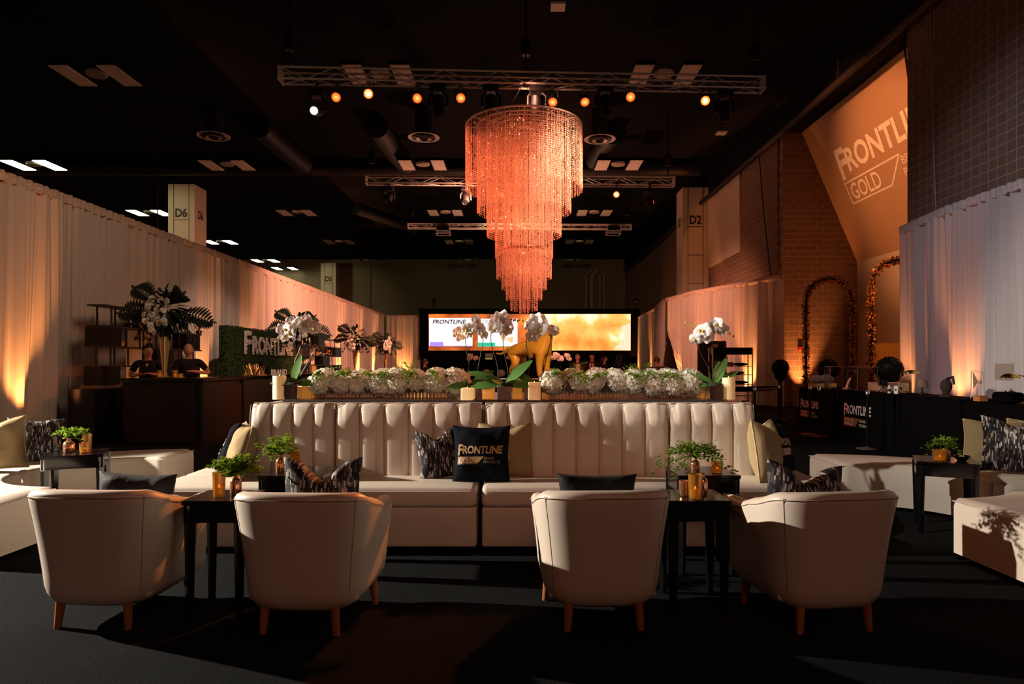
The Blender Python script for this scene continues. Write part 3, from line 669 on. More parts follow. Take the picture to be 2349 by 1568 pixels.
for px, nm in ((1122, 'left'), (1270, 'right')):
    p = at(px, 817, 43.15); t = thing('hanging_speaker', f'small tan speaker box hung under the screen, {nm} one', 'speaker', p, 0, 'boxes under the screen')
    m = MB(); m.rbox((0, 0, 0), (.48, .4, .36), .03, 2); m.build('speaker_body', SPEAKERG, t)
    m = MB(); m.box((0, -.205, -.165), (.44, .01, .03)); m.build('light_strip', glow('speaker_strip', (1, .6, .25), 1.5), t)
    m = MB(); m.tube([(0, .1, 0), (0, .72, 0)], .02, 5); m.build('bracket', BLACK, t)
# ------------------------------------------------------------------ banquette island
YF, YB, ZT = 5.80, 7.70, 1.12        # block front, back, top
def channel_back(m, x0, x1, n, seed):
    rnd = random.Random(seed); cw = (x1 - x0) / n; rows = []; NX, NZ = 12, 22
    us = [(c + k / NX) for c in range(n) for k in range(NX)] + [n]
    puck = [rnd.uniform(.75, 1.25) for _ in range(n + 2)]
    zs = [.42 + (ZT - .42) * (k / NZ) for k in range(NZ + 1)]
    for z in zs:
        row = []; kz = (ZT - z)
        for u in us:
            c = min(int(u), n - 1); f = (u - c) * 2 - 1; x = x0 + u * cw
            if u <= .5 / NX * 2: x += .004
            bul = (.026 + .016 * max(0, 1 - kz / .28)) * (max(1 - abs(f) ** 5, 0)) ** .75
            top = min(kz / .16, 1); tp = top ** .55                                   # puckered roll at the top edge
            pk = 1 + .25 * puck[c] * math.exp(-((kz - .13) / .07) ** 2) * (1 - abs(f))
            end = .02 * (1 if (u < .35 or u > n - .35) else 0) * (1 - tp)
            row.append((x, YF - bul * tp * pk - .03 * tp + .0 + end, z - .012 * abs(f) ** 4 * (1 if kz < .12 else 0)))
        rows.append(row)
    top = [(p[0], YF + .02, ZT + .012 - .012 * abs(((i / NX) % 1) * 2 - 1)) for i, p in enumerate(rows[-1])]
    rows.append(top); rows.append([(p[0], YF + .16, ZT) for p in rows[-1]])
    m.grid(rows)
def module(label, x0, x1, nch, sx0, sx1, seed, side=0):
    t = thing('banquette_sofa', label, 'sofa', ((x0 + x1) / 2, YF, 0), 0, 'channel back banquette sections'); O = Vector((-(x0 + x1) / 2, -YF, 0))
    def bl(mb, name, M, **k):
        mb.v = [tuple(Vector(p) + O) for p in mb.v]; return mb.build(name, M, t, **k)
    m = MB(); channel_back(m, x0 + .004, x1 - .004, nch, seed); bl(m, 'channel_back', LEATHER, ang=80)
    m = MB(); m.rbox(((x0 + x1) / 2, YF + .13, .78), (x1 - x0 - .01, .24, .66), .02, 2); bl(m, 'back_frame', LEATHER)
    for k in range(nch + 1):
        x = x0 + (x1 - x0) * k / nch; m = MB(); m.tube([(x, YF - .031, .47), (x, YF - .031, ZT - .1), (x, YF - .006, ZT - .01)], .003, 4); bl(m, 'seam', SEAM)
    m = MB(); m.tube([(x0 + .02, YF + .01, ZT + .004), (x1 - .02, YF + .01, ZT + .004)], .006, 5); bl(m, 'top_piping', PIPING)
    fs0, fs1 = sx0, sx1
    m = MB(); m.rbox(((fs0 + fs1) / 2, 5.53, .43), (fs1 - fs0 - .014, .58, .16), .045, 8, .012); bl(m, 'seat_cushion', LEATHER)
    m = MB(); m.tube([(fs0 + .06, 5.242, .475), (fs1 - .06, 5.242, .475)], .004, 4); bl(m, 'cushion_piping', PIPING)
    m = MB(); m.rbox(((fs0 + fs1) / 2, 5.54, .195), (fs1 - fs0 - .02, .54, .31), .02, 4); bl(m, 'seat_base', LEATHER)
    m = MB(); m.box(((fs0 + fs1) / 2, 5.58, .02), (fs1 - fs0 - .2, .42, .04)); bl(m, 'plinth', BLACK, smooth=False)
    if side:
        xa, xb = (sx0, x0 - .03) if side < 0 else (x1 + .03, sx1)
        m = MB(); m.rbox(((xa + xb) / 2, 6.77, .43), (xb - xa, 1.88, .16), .045, 8, .012); bl(m, 'side_cushion', LEATHER)
        m = MB(); m.rbox(((xa + xb) / 2, 6.77, .195), (xb - xa - .01, 1.86, .31), .02, 4); bl(m, 'side_base', LEATHER)
        m = MB(); m.rbox(((x0 + .04) if side < 0 else (x1 - .04), 6.78, .60), (.10, 1.8, 1.02), .03, 4); bl(m, 'side_back', LEATHER)
    return t
module('left end section of the cream channel banquette with a side seat', -2.26, -1.55, 4, -2.86, -1.55, 1, -1)
module('left of the two middle sections of the cream channel banquette', -1.545, -.30, 6, -1.545, -.305, 2)
module('right of the two middle sections of the cream channel banquette', -.285, 1.275, 8, -.285, 1.275, 3)
module('right end section of the cream channel banquette with a side seat', 1.28, 2.0, 4, 1.28, 2.5, 4, 1)
m = MB(); m.box((-.13, 6.88, .56), (3.95, 1.50, 1.10)); m.box((-.13, 6.86, 1.125), (3.9, 1.66, .03))
tag(m.build('planter_ledge', mat('grey_lacquer_ledge', (.05, .042, .04), .25), bevel=.004), 'dark grey ledge top on the island behind the sofa backs', 'ledge')
ZL = 1.14

# ------------------------------------------------------------------ tub chairs
def tub_chair(label):
    t = thing('tub_chair', label, 'chair', (0, 0, 0), 0, 'cream tub chairs')
    def plan(u, w, yb, yf):             # u -1..1 from the left arm end round the back
        a = abs(u); sg = 1 if u > 0 else -1
        if a < .62:
            ph = a / .62 * PI / 2; e = .62
            return sg * w * math.sin(ph) ** e, -.02 + (yb + .02) * math.cos(ph) ** e
        return sg * w, -.02 + (yf + .02) * (a - .62) / .38
    def hh(u):
        a = abs(u); k = min(max((a - .34) / .5, 0), 1); k = k * k * (3 - 2 * k); return .775 - .135 * k - .012 * (a / .34) ** 2 * (a < .34) - .012 * (a >= .34) * (1 - k)
    N = 72; rows = []
    for i in range(N + 1):
        u = -1 + 2 * i / N; h = hh(u); row = []
        prof = [(-.17, .112), (-.105, .115), (-.06, .13), (-.026, .155), (-.007, .195)]
        prof += [(0, .24 + (h - .05 - .24) * max(k - 1, 0) / 7) for k in range(1, 9)]
        prof += [(-.004, h - .022), (-.02, h - .002), (-.05, h + .008), (-.08, h), (-.098, h - .025), (-.102, h - .07), (-.105, .50), (-.10, .34)]
        for off, z in prof:
            k = max(min((z - .15) / .62, 1), 0); w = .322 + .072 * k ** 1.4 + off; yb = -.32 - .085 * k ** 1.4 - off; yf = .325 + .02 * k + (off * .25)
            x, y = plan(u, w, yb, yf); row.append((x, y, z))
        rows.append(row)
    def cap(row, dy, s):
        c = Vector((sum(p[0] for p in row) / len(row), row[0][1], 0)); zc = .45
        return [(c.x + (p[0] - c.x) * s, p[1] + dy, zc + (p[2] - zc) * (1 - (1 - s) * .18)) for p in row]
    rows = [cap(rows[0], .035, .15), cap(rows[0], .03, .7)] + rows + [cap(rows[-1], .03, .7), cap(rows[-1], .035, .15)]
    m = MB(); m.grid(rows); b = rows[2:-2]; o = len(m.v); m.add([r[0] for r in b], [tuple(range(len(b)))])
    m.build('back_and_arms', LEATHER, t, ang=75)
    m = MB(); m.rbox((0, .03, .375), (.60, .58, .15), .05, 6, .03); m.build('seat_cushion', LEATHER, t)
    m = MB(); m.rbox((0, .05, .235), (.60, .52, .15), .02, 3); m.build('seat_base', LEATHER, t)
    for sg in (-1, 1):
        pts = []
        for k in range(14):
            z = .22 + (.745 - .22) * k / 13; kk = (z - .15) / .62; x, y = plan(sg * .34, .322 + .072 * kk ** 1.4 + .0005, -.32 - .085 * kk ** 1.4 - .0005, .4); pts.append((x, y, z))
        m = MB(); m.tube(pts, .0020, 4); m.build('vertical_seam', SEAM, t)
    pts = []
    for i in range(N + 1):
        u = -1 + 2 * i / N; h = hh(u) - .030; kk = (h - .15) / .62; x, y = plan(u, .322 + .072 * kk ** 1.4 + .001, -.32 - .085 * kk ** 1.4 - .001, .345); pts.append((x, y, h))
    m = MB(); m.tube(pts, .0022, 4); m.build('rim_seam', SEAM, t)
    for x, y in ((-.19, -.235), (.19, -.235), (-.27, .225), (.27, .225)):
        m = MB(); m.tube([(x * 1.06, y * 1.06, 0), (x, y, .16)], [.019, .028], 10); m.build('leg', LEGWOOD, t)
    return t
ch0 = tub_chair('cream tub chair at far left with a charcoal pillow in it'); ch0.location = (-2.32, 4.00, 0); ch0.rotation_euler = (0, 0, R(-3))
dup(ch0, 'cream tub chair second from the left, patterned pillow standing in it', (-1.16, 3.92, 0), R(-3))
dup(ch0, 'cream tub chair right of centre with a flat charcoal pillow', (.465, 3.98, 0), R(2))
dup(ch0, 'cream tub chair at far right with a low patterned pillow', (1.69, 3.95, 0), R(7))

# ------------------------------------------------------------------ small black tables
def side_table(label, x, y, w, h, rz=0):
    t = thing('side_table', label, 'table', (x, y, 0), rz, 'black side tables')
    m = MB(); m.box((0, 0, h - .012), (w, w, .024)); m.build('table_top', BLACKL, t, bevel=.003)
    m = MB()
    for s in (-1, 1): m.box((0, s * (w / 2 - .02), h - .075), (w - .02, .022, .10)); m.box((s * (w / 2 - .02), 0, h - .075), (.022, w - .02, .10))
    m.build('apron', BLACKL, t, smooth=False)
    for a in (-1, 1):
        for b in (-1, 1):
            m = MB(); m.tube([(a * (w / 2 - .034), b * (w / 2 - .034), 0), (a * (w / 2 - .034), b * (w / 2 - .034), h - .03)], [.022, .036], 4); m.build('leg', BLACKL, t, smooth=False)
TA = side_table('black side table between the two left tub chairs', -1.725, 4.03, .35, .68)
TB = side_table('black side table between the two right tub chairs', 1.075, 4.20, .37, .65)
TC = side_table('taller black side table in front of the left banquette sections', -1.56, 4.90, .45, .69)
TD_ = side_table('taller black side table in front of the right end banquette section', 1.32, 4.90, .43, .69)
TE_ = side_table('black side table inside the left curved bench', -4.18, 6.48, .50, .62, R(24))
TF = side_table('black side table inside the right curved bench', 3.74, 5.98, .46, .62, R(-26))

# ------------------------------------------------------------------ curved benches
def bench(label, cx, cy_, a0, a1, ri=.87, ro=1.66):
    t = thing('curved_bench', label, 'bench', (cx, cy_, 0), 0, 'curved cream benches'); n = 36; r = .035
    prof = [(ri, .04), (ri, .2), (ri, .45 - r), (ri + r * .3, .45 - r * .3), (ri + r, .45), ((ri + ro) / 2, .462), (ro - r, .45), (ro - r * .3, .45 - r * .3), (ro, .45 - r), (ro, .2), (ro, .04)]
    rows = []
    for i in range(n + 1):
        a = a0 + (a1 - a0) * i / n; e = min(i, n - i)
        s = 0 if e > 0 else .028
        rows.append([(cx_ * math.cos(a), cx_ * math.sin(a), z - (s if z > .4 else 0)) for cx_, z in [((x + (s if x < (ri + ro) / 2 else -s)), z) for x, z in prof]])
    rows_in = rows
    m = MB(); m.grid(rows_in); k = len(prof)
    m.add(rows_in[0], [tuple(range(k))]); m.add(rows_in[-1], [tuple(range(k))[::-1]])
    m.build('upholstery', LEATHER, t, ang=50)
    for rr in (ri + .008, ro - .008):
        m = MB(); m.tube([(rr * math.cos(a0 + (a1 - a0) * i / n), rr * math.sin(a0 + (a1 - a0) * i / n), .425) for i in range(n + 1)], .005, 5); m.build('piping', PIPING, t)
    for a in (a0, a1):
        m = MB(); m.tube([((ri + .03) * math.cos(a), (ri + .03) * math.sin(a), .425), ((ro - .03) * math.cos(a), (ro - .03) * math.sin(a), .425)], .005, 5); m.build('end_piping', PIPING, t)
    m = MB(); m.grid([[(q * math.cos(a0 + (a1 - a0) * i / 20), q * math.sin(a0 + (a1 - a0) * i / 20), z) for q, z in ((ri + .08, .0), (ri + .08, .05), (ro - .08, .05), (ro - .08, 0))] for i in range(21)]); m.build('plinth', BLACK, t)
    return t
bench('far half of the left curved cream bench, end toward the banquette', -3.80, 6.50, R(92), R(181))
bench('near half of the left curved cream bench, cut by the photo edge', -3.80, 6.50, R(183), R(270))
bench('far half of the right curved cream bench, with leaf shadows on its side', 3.28, 6.03, R(-1), R(90))
bench('near half of the right curved cream bench, table shadow on its end', 3.28, 6.03, R(-90), R(-3))

# ------------------------------------------------------------------ pillows
def pillow(label, kind, w, h, T, loc, lean=0, yaw=0, roll=0, chop=0, seed=0, name='throw_pillow', sag=0):
    rnd = random.Random(seed); M = {'navy': NAVY, 'burlap': BURLAP, 'pattern': PATTERN, 'velvet': VELVET}[kind]
    t = thing(name, label, 'pillow', loc, rot=(R(lean), R(roll), R(yaw)), group='pillows on the seats')
    ph = [rnd.uniform(0, 6.3) for _ in range(6)]; n = 26
    def P(u, v, s):
        x = u * w / 2 * (1 - .085 * (1 - v * v)); z = v * h / 2 * (1 - .085 * (1 - u * u))
        k = max((1 - u ** 4) * (1 - v ** 4), 0); wr = .10 * math.sin(u * 5 + v * 3 + ph[0]) + .07 * math.sin(u * 9 - v * 7 + ph[1]) * (abs(u) + abs(v)) * .5
        th = T / 2 * k ** .52 * (1 + wr) * (1 - .15 * v * (1 if sag else 0))
        if chop and v > -.4: z -= chop * math.exp(-(u / .42) ** 2) * ((v + .4) / 1.4) ** 1.6; th *= 1 + .25 * math.exp(-(u / .5) ** 2)
        if sag: z -= sag * (1 - u * u) * max(v, 0)
        return (x, s * th, z + h / 2)
    g = [2 * i / n - 1 for i in range(n + 1)]; g = [math.sin(x * PI / 2) * .55 + x * .45 for x in g]
    m = MB(); m.grid([[P(u, v, -1) for u in g] for v in g]); m.grid([[P(u, v, 1) for u in g] for v in g], flip=True)
    m.build('cover', M, t, ang=180)
    if kind in ('burlap', 'navy'):
        ed = [P(-1, v, 1) for v in g] + [P(u, 1, 1) for u in g] + [P(1, v, 1) for v in g[::-1]] + [P(u, -1, 1) for u in g[::-1]]
        m = MB(); m.tube(ed, .0045, 5); m.build('edge_seam', M if kind == 'navy' else mat('burlap_edge', (.58, .44, .24), .8), t)
    return t, P
def print_logo(t, P, w, h, scale=.84, u0=-.88, v0=.02, side=-1):
    def fn(u, v, nm):
        a = u0 + u * 2 * scale; b = v0 + v * 2 * scale * w / h; p = P(max(min(a, .97), -.97), b, side)
        return (p[0], p[1] + side * dict(wordmark=.005, flag=.002, caption=.014, small_print=.010)[nm], p[2])
    pcs = []
    for nm, vs, fs in LOGO:
        # fine re-cut of the flag so it follows the bulge
        if nm == 'flag':
            vs2 = []; fs2 = []
            for i in range(9):
                f = i / 8
                for j in range(5):
                    g_ = j / 4; xr = .60 + (.44 - .60) * g_; vs2.append((xr * f, -.06 + (-.165) * g_))
            for i in range(8):
                for j in range(4): fs2.append((i * 5 + j, i * 5 + j + 1, (i + 1) * 5 + j + 1, (i + 1) * 5 + j))
            vs, fs = vs2, fs2
        pcs.append((nm, vs, fs))
    lay(t, pcs, fn, dict(wordmark=TEXTGOLD, flag=FLAGGOLD, caption=TEXTPALE, small_print=TEXTGREY))
def px2(px, Y): return (px - 1187) * Y / 1566
pillow('burlap pillow behind the printed navy pillow on the sofa', 'burlap', .47, .47, .15, (-.095, 5.66, .505), -12, 4, 0, .05, 3)
pillow('mosaic patterned pillow left of the printed navy pillow', 'pattern', .36, .43, .15, (-.62, 5.62, .505), -14, 16, -6, .08, 2)
t, P = pillow('upright navy pillow with gold lettering in the middle of the sofa', 'navy', .46, .46, .15, (-.29, 5.46, .50), -9, 0, 0, 0, 1)
print_logo(t, P, .46, .46)
t, P = pillow('navy printed pillow leaning on the left side of the banquette', 'navy', .47, .46, .15, (-2.53, 5.86, .505), -20, -74, -8, .0, 4); print_logo(t, P, .47, .46)
pillow('burlap pillow propped against the left banquette corner', 'burlap', .47, .47, .16, (-2.33, 5.62, .505), -14, -62, 0, .03, 5)
pillow('burlap pillow propped against the right banquette corner', 'burlap', .48, .50, .17, (2.05, 5.55, .505), -9, 52, 3, .04, 6)
t, P = pillow('dark navy printed pillow lying behind the right burlap pillow', 'navy', .47, .46, .16, (2.33, 5.90, .505), -18, 56, 6, 0, 7); print_logo(t, P, .47, .46)
pillow('charcoal lumbar pillow standing in the far left tub chair', 'velvet', .50, .34, .14, (-2.36, 4.20, .445), -4, -3, 2, 0, 8, 'lumbar_pillow')
pillow('patterned pillow with a deep dent in the second tub chair', 'pattern', .50, .44, .16, (-1.20, 4.18, .445), -3, -3, 0, .13, 9)
pillow('flat charcoal lumbar pillow in the tub chair right of centre', 'velvet', .50, .33, .14, (.49, 4.22, .445), -4, 3, 1, 0, 10, 'lumbar_pillow')
pillow('patterned pillow with a sunken top in the far right tub chair', 'pattern', .51, .40, .16, (1.76, 4.22, .445), -6, 7, 6, .12, 11)
pillow('burlap pillow at the far left edge on the curved bench', 'burlap', .56, .50, .18, (-4.86, 6.32, .46), -14, 28, -5, .06, 12)
pillow('patterned pillow behind the small fern on the left curved bench', 'pattern', .48, .46, .15, (-4.86, 6.86, .46), -12, 40, 4, .02, 13)
pillow('patterned pillow peeking over the left edge burlap pillow', 'pattern', .46, .46, .14, (-5.16, 6.70, .46), -16, 60, 4, .02, 14)
pillow('large mosaic patterned pillow at the far right edge', 'pattern', .56, .52, .19, (4.50, 6.16, .46), -12, -26, 3, .07, 15)
pillow('burlap pillow left behind the large patterned pillow at right', 'burlap', .50, .47, .15, (4.52, 6.50, .46), -14, -40, 0, .02, 16)
pillow('burlap pillow peeking over the large patterned pillow at right', 'burlap', .48, .49, .14, (4.84, 6.36, .46), -16, -40, 0, .02, 17)

# ------------------------------------------------------------------ glass, bottles, ferns
def fern(t, base, n, L, droop, seed, nm='fern_fronds', M=None, az=None, leaf=.016):
    rnd = random.Random(seed); m = MB(); st = MB(); b = Vector(base)
    for i in range(n):
        a = rnd.uniform(0, 2 * PI) if az is None else rnd.uniform(*az); el = rnd.uniform(.25, 1.5); l = L * rnd.uniform(.6, 1.1)
        d = Vector((math.cos(a) * math.cos(el), math.sin(a) * math.cos(el), math.sin(el))); pts = []
        for k in range(9): s = k / 8; pts.append(b + d * l * s + Vector((math.cos(a) * .3, math.sin(a) * .3, -1)) * droop * l * s * s)
        st.tube(pts, [.0016 * (1.1 - k / 9) for k in range(9)], 3, False)
        for k in range(3, 9):
            p = pts[k]; tg = (pts[k] - pts[k - 1]).normalized()
            for q in range(2):
                s = Vector((rnd.uniform(-1, 1), rnd.uniform(-1, 1), rnd.uniform(-.4, .6))).normalized(); bl = l * .26 * (1.25 - k / 9)
                for z in range(4):
                    c = p + (tg * .5 + s) * bl * (z + 1) / 4; x = Vector((rnd.uniform(-1, 1), rnd.uniform(-1, 1), rnd.uniform(-.5, .5))).normalized(); y = x.cross(Vector((rnd.uniform(-.6, .6), rnd.uniform(-.6, .6), 1))).normalized()
                    w = leaf * rnd.uniform(.5, .8); m.add([c - x * w * .6, c - y * w, c + x * w, c + y * w * .9], [(0, 1, 2, 3)])
    st.build('stems', STEM, t); m.build(nm, M or GREEN, t, smooth=False)
def votive(label, loc, r, h, M=AMBERG, fl=24, candle=True, group='amber candle glasses'):
    t = thing('candle_glass', label, 'candle glass', loc, 0, group); m = MB(); rows = []
    for r_, z in ((r * .85, 0), (r * .93, .006), (r * .93, h * .1), (r, h * .5), (r * 1.04, h), (r * .98, h), (r * .92, h * .5), (r * .86, h * .1), (0.001, h * .09)):
        rows.append([((r_ * (1 + .035 * (k % 2))) * math.cos(2 * PI * k / fl), (r_ * (1 + .035 * (k % 2))) * math.sin(2 * PI * k / fl), z) for k in range(fl)])
    m.grid(rows, True); m.build('fluted_glass', M, t, ang=20)
    if candle:
        m = MB(); m.lathe([(r * .7, h * .1), (r * .7, h * .38), (0, h * .38)], 14); m.build('candle', WAXO, t)
        m = MB(); m.lathe([(.001, h * .38), (.006, h * .42), (.004, h * .47), (.0005, h * .52)], 8); m.build('flame', WICK, t)
    return t
def bottle(label, loc, r, h, M=COPPER, fr=None):
    t = thing('bud_vase', label, 'vase', loc, 0, 'copper bud vases')
    m = MB(); m.lathe([(r * .9, 0), (r, .006), (r, h * .62), (r * .8, h * .74), (r * .42, h * .82), (r * .36, h * .95), (r * .5, h), (r * .34, h), (r * .3, h * .8), (r * .8, h * .6), (r * .8, .01), (.001, .01)], 20); m.build('bottle', M, t)
    if fr: fern(t, (0, 0, h * .97), *fr)
    return t
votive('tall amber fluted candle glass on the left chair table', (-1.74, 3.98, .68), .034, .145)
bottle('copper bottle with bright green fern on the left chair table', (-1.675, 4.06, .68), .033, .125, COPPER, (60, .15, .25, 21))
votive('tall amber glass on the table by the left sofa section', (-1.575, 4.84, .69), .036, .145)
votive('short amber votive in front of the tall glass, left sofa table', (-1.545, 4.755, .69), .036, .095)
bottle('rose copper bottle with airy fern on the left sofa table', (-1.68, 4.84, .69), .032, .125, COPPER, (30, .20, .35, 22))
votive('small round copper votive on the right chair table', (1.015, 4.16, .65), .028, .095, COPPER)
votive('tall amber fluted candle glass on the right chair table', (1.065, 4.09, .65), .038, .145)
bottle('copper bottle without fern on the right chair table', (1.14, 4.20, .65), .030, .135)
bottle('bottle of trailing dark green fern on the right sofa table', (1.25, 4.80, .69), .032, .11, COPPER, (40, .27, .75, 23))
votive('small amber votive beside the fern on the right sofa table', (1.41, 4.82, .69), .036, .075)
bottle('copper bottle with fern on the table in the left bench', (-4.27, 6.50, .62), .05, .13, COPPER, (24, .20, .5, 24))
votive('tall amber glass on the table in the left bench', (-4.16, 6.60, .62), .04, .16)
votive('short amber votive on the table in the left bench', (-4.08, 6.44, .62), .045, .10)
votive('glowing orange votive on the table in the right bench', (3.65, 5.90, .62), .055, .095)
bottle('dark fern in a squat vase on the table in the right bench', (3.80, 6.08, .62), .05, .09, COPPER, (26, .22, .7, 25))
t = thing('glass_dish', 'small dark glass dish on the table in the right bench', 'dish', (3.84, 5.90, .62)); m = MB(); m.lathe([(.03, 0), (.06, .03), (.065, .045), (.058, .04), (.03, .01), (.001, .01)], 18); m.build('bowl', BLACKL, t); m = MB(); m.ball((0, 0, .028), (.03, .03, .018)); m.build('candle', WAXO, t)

# ------------------------------------------------------------------ planter garlands on the ledge
def bloom_mesh(seed, r=.125):
    rnd = random.Random(seed); m = MB(); N = 210
    for i in range(N):
        z = 1 - 2 * (i + .5) / N; a = i * 2.39996; s = math.sqrt(1 - z * z); n = Vector((s * math.cos(a), s * math.sin(a), z)) + Vector((rnd.uniform(-.1, .1), rnd.uniform(-.1, .1), rnd.uniform(-.1, .1))); n.normalize()
        c = n * r * rnd.uniform(.92, 1.06); c.z *= .88; x = n.cross(Vector((rnd.uniform(-1, 1), rnd.uniform(-1, 1), rnd.uniform(-1, 1)))).normalized(); y = n.cross(x); w = r * .165
        for k in range(4):
            d = x * math.cos(k * PI / 2) + y * math.sin(k * PI / 2); e = n.cross(d)
            m.add([c, c + d * w * .6 - e * w * .42 + n * w * .25, c + d * w * 1.1 + n * w * rnd.uniform(.1, .5), c + d * w * .6 + e * w * .42 + n * w * .25], [(0, 1, 2, 3)])
    m.cur = 1; m.ball((0, 0, 0), (r * .86, r * .86, r * .76), 12, 8)
    o = m.build('hydrangea_bloom', [PETAL, mat('bloom_core', (.66, .66, .50), .8)], None, ang=30); C.objects.unlink(o); return o
BL = [bloom_mesh(k) for k in (1, 2, 3)]
def garland(label, x0, x1, seed):
    rnd = random.Random(seed); cx = (x0 + x1) / 2; t = thing('flower_garland', label, 'flower arrangement', (cx, 6.30, ZL), 0, 'hydrangea garlands'); L = x1 - x0
    m = MB(); m.box((0, .03, .055), (L - .03, .20, .10)); m.build('mirror_trough', mat('drape_tinted_mirror', (.80, .58, .50), .22, metal=.55), t, smooth=False)  # pink of the reflected drape put into the mirror colour
    for dy in (-.10, .16):
        for z in (.006, .115):
            m = MB(); m.tube([(-L / 2, dy, z), (L / 2, dy, z)], .004, 5); m.build('gold_rail', GOLD, t)
    n = int(L / .032)
    for k in range(n + 1):
        m = MB(); x = -L / 2 + L * k / n; m.tube([(x, -.10, 0), (x, -.10, .118)], .0035, 5); m.build('gold_rod', GOLD, t)
    k = 0; x = -L / 2 + .06
    while x < L / 2:
        for dy, z in ((-.05, rnd.uniform(.128, .150)), (.10, rnd.uniform(.145, .17))):
            o = BL[k % 3].copy(); C.objects.link(o); o.parent = t; o.location = (x + rnd.uniform(-.03, .03), dy, z); o.rotation_euler = (rnd.uniform(-.5, .5), rnd.uniform(-.5, .5), rnd.uniform(0, 6)); s = rnd.uniform(.82, 1.12); o.scale = (s, s, s); k += 1
        x += rnd.uniform(.155, .19)
    for j in range(int(L / .2)):
        x = -L / 2 + .1 + j * .2 + rnd.uniform(-.04, .04)
        fern(t, (x, -.12, .20), 8, .15, .75, seed * 50 + j, 'fern_fronds', GREEN, (-PI * .95, -PI * .05), .014)
        if j % 3 == 1: fern(t, (x, .03, .22), 5, .18, .4, seed * 70 + j, 'fern_fronds', GREEN, None, .013)
        if j % 2 == 0:
            m = MB()
            for q in range(3): m.leaf((x + .05 * q, -.11, .15), (rnd.uniform(-.5, .5), -.25, -1), (0, -1, 0), .10, .085, .1)
            m.build('dark_leaves', DARKLEAF, t)
    return t
garland('left white hydrangea garland in a gold rod trough on the ledge', -1.87, -.55, 1)
garland('right white hydrangea garland in a gold rod trough on the ledge', .29, 1.66, 2)

# ------------------------------------------------------------------ orchids and candles on the ledge
def orchid_bloom():
    m = MB(); m.cur = 0
    for k, (l, w) in enumerate(((.055, .05), (.05, .06), (.045, .035), (.045, .035), (.05, .06))):
        a = PI / 2 + k * 2 * PI / 5; d = Vector((math.cos(a), 0, math.sin(a))); e = Vector((-math.sin(a), 0, math.cos(a))); rows = []
        for i in range(9):
            f = i / 8; ww = w / 2 * max(math.sin(PI * (.10 + f * .88)), .02) ** .6; p = d * l * f + Vector((0, -.010 * math.sin(f * 3), 0)); rows.append([p + e * ww * q + Vector((0, .006 * q * q, 0)) for q in (-1, -.5, 0, .5, 1)])
        m.grid(rows)
    m.cur = 1; m.ball((0, -.012, -.004), (.009, .012, .012), 8, 5)
    o = m.build('bloom', [ORCHIDP, YELLOWC], None); C.objects.unlink(o); return o
OB = orchid_bloom()
def orchid(label, loc, pot, stems, leaves, seed, bl_s=1.0):
    """pot: (w,h,mat) ; stems: list of (points, bloom param range, count)"""
    rnd = random.Random(seed); t = thing('orchid_plant', label, 'orchid', loc, 0, 'potted orchids'); w, h, PM = pot
    m = MB(); m.box((0, 0, h / 2), (w, w, h)); m.build('pot', PM, t, bevel=.003)
    m = MB(); m.ball((0, 0, h), (w * .62, w * .55, .03), 14, 6); m.build('moss', MOSS, t)
    for (dx, dz, L, wd) in leaves:
        m = MB(); m.leaf((0, 0, h + .01), (dx, rnd.uniform(-.5, .1), dz), (0, -.8, .6), L * 1.05, wd * 1.15, .3, 7); m.build('leaf', LEAFG, t)
    for pts, nb in stems:
        V = [Vector(p) for p in pts]; cur = []
        for i in range(len(V) - 1):
            p0, p1, p2, p3 = V[max(i - 1, 0)], V[i], V[i + 1], V[min(i + 2, len(V) - 1)]
            for k in range(6):
                s = k / 6; cur.append(.5 * ((2 * p1) + (p2 - p0) * s + (2 * p0 - 5 * p1 + 4 * p2 - p3) * s * s + (3 * p1 - p0 - 3 * p2 + p3) * s ** 3))
        cur.append(V[-1]); m = MB(); m.tube(cur, .0042, 6); st = m.build('flower_stem', STEM, t); n = len(cur)
        for k in range(nb):
            i = min(n - 1, int(n - 1 - (k + .2) / (nb) * n * .34)); p = cur[i]; o = OB.copy(); C.objects.link(o); o.parent = st
            o.location = p + Vector((rnd.uniform(-.05, .05), rnd.uniform(-.06, .01), rnd.uniform(-.075, .035))); s = rnd.uniform(1.05, 1.35) * bl_s; o.scale = (s, s, s); o.rotation_euler = (rnd.uniform(-.5, .3), rnd.uniform(-.5, .5), rnd.uniform(-1.0, 1.0))
        e = cur[-1]; dd = (cur[-1] - cur[-4]).normalized(); m = MB()
        for k in range(4): m.ball(e + dd * .035 * (k + 1) + Vector((0, 0, -.014 * k)), (.009, .009, .012), 6, 4)
        m.build('buds', YELLOWC, st)
    return t
MP = MIRROR
def S_(px, py, bx, Y=6.12): return ((px - bx) * Y / 1566, 0, (913 - py) * Y / 1566)
def sts(bx, lst, Y=6.12):
    return [([S_(x, y, bx, Y) for x, y in pts], n) for pts, n in lst]
def ox(px, Y=6.12): return (px - 1187) * Y / 1566
orchid('white orchid in a small mirrored cube at the left end of the ledge', (ox(672), 6.12, ZL), (.122, .135, MP), sts(672, [([(680, 870), (676, 830), (690, 790), (688, 750), (668, 740), (650, 755)], 7), ([(688, 860), (705, 830), (728, 785), (728, 755), (708, 738), (690, 742)], 8)]), [(.3, 1.2, .24, .07), (.12, 1.3, .20, .06), (.9, .12, .2, .07), (-.8, .15, .18, .07)], 1)
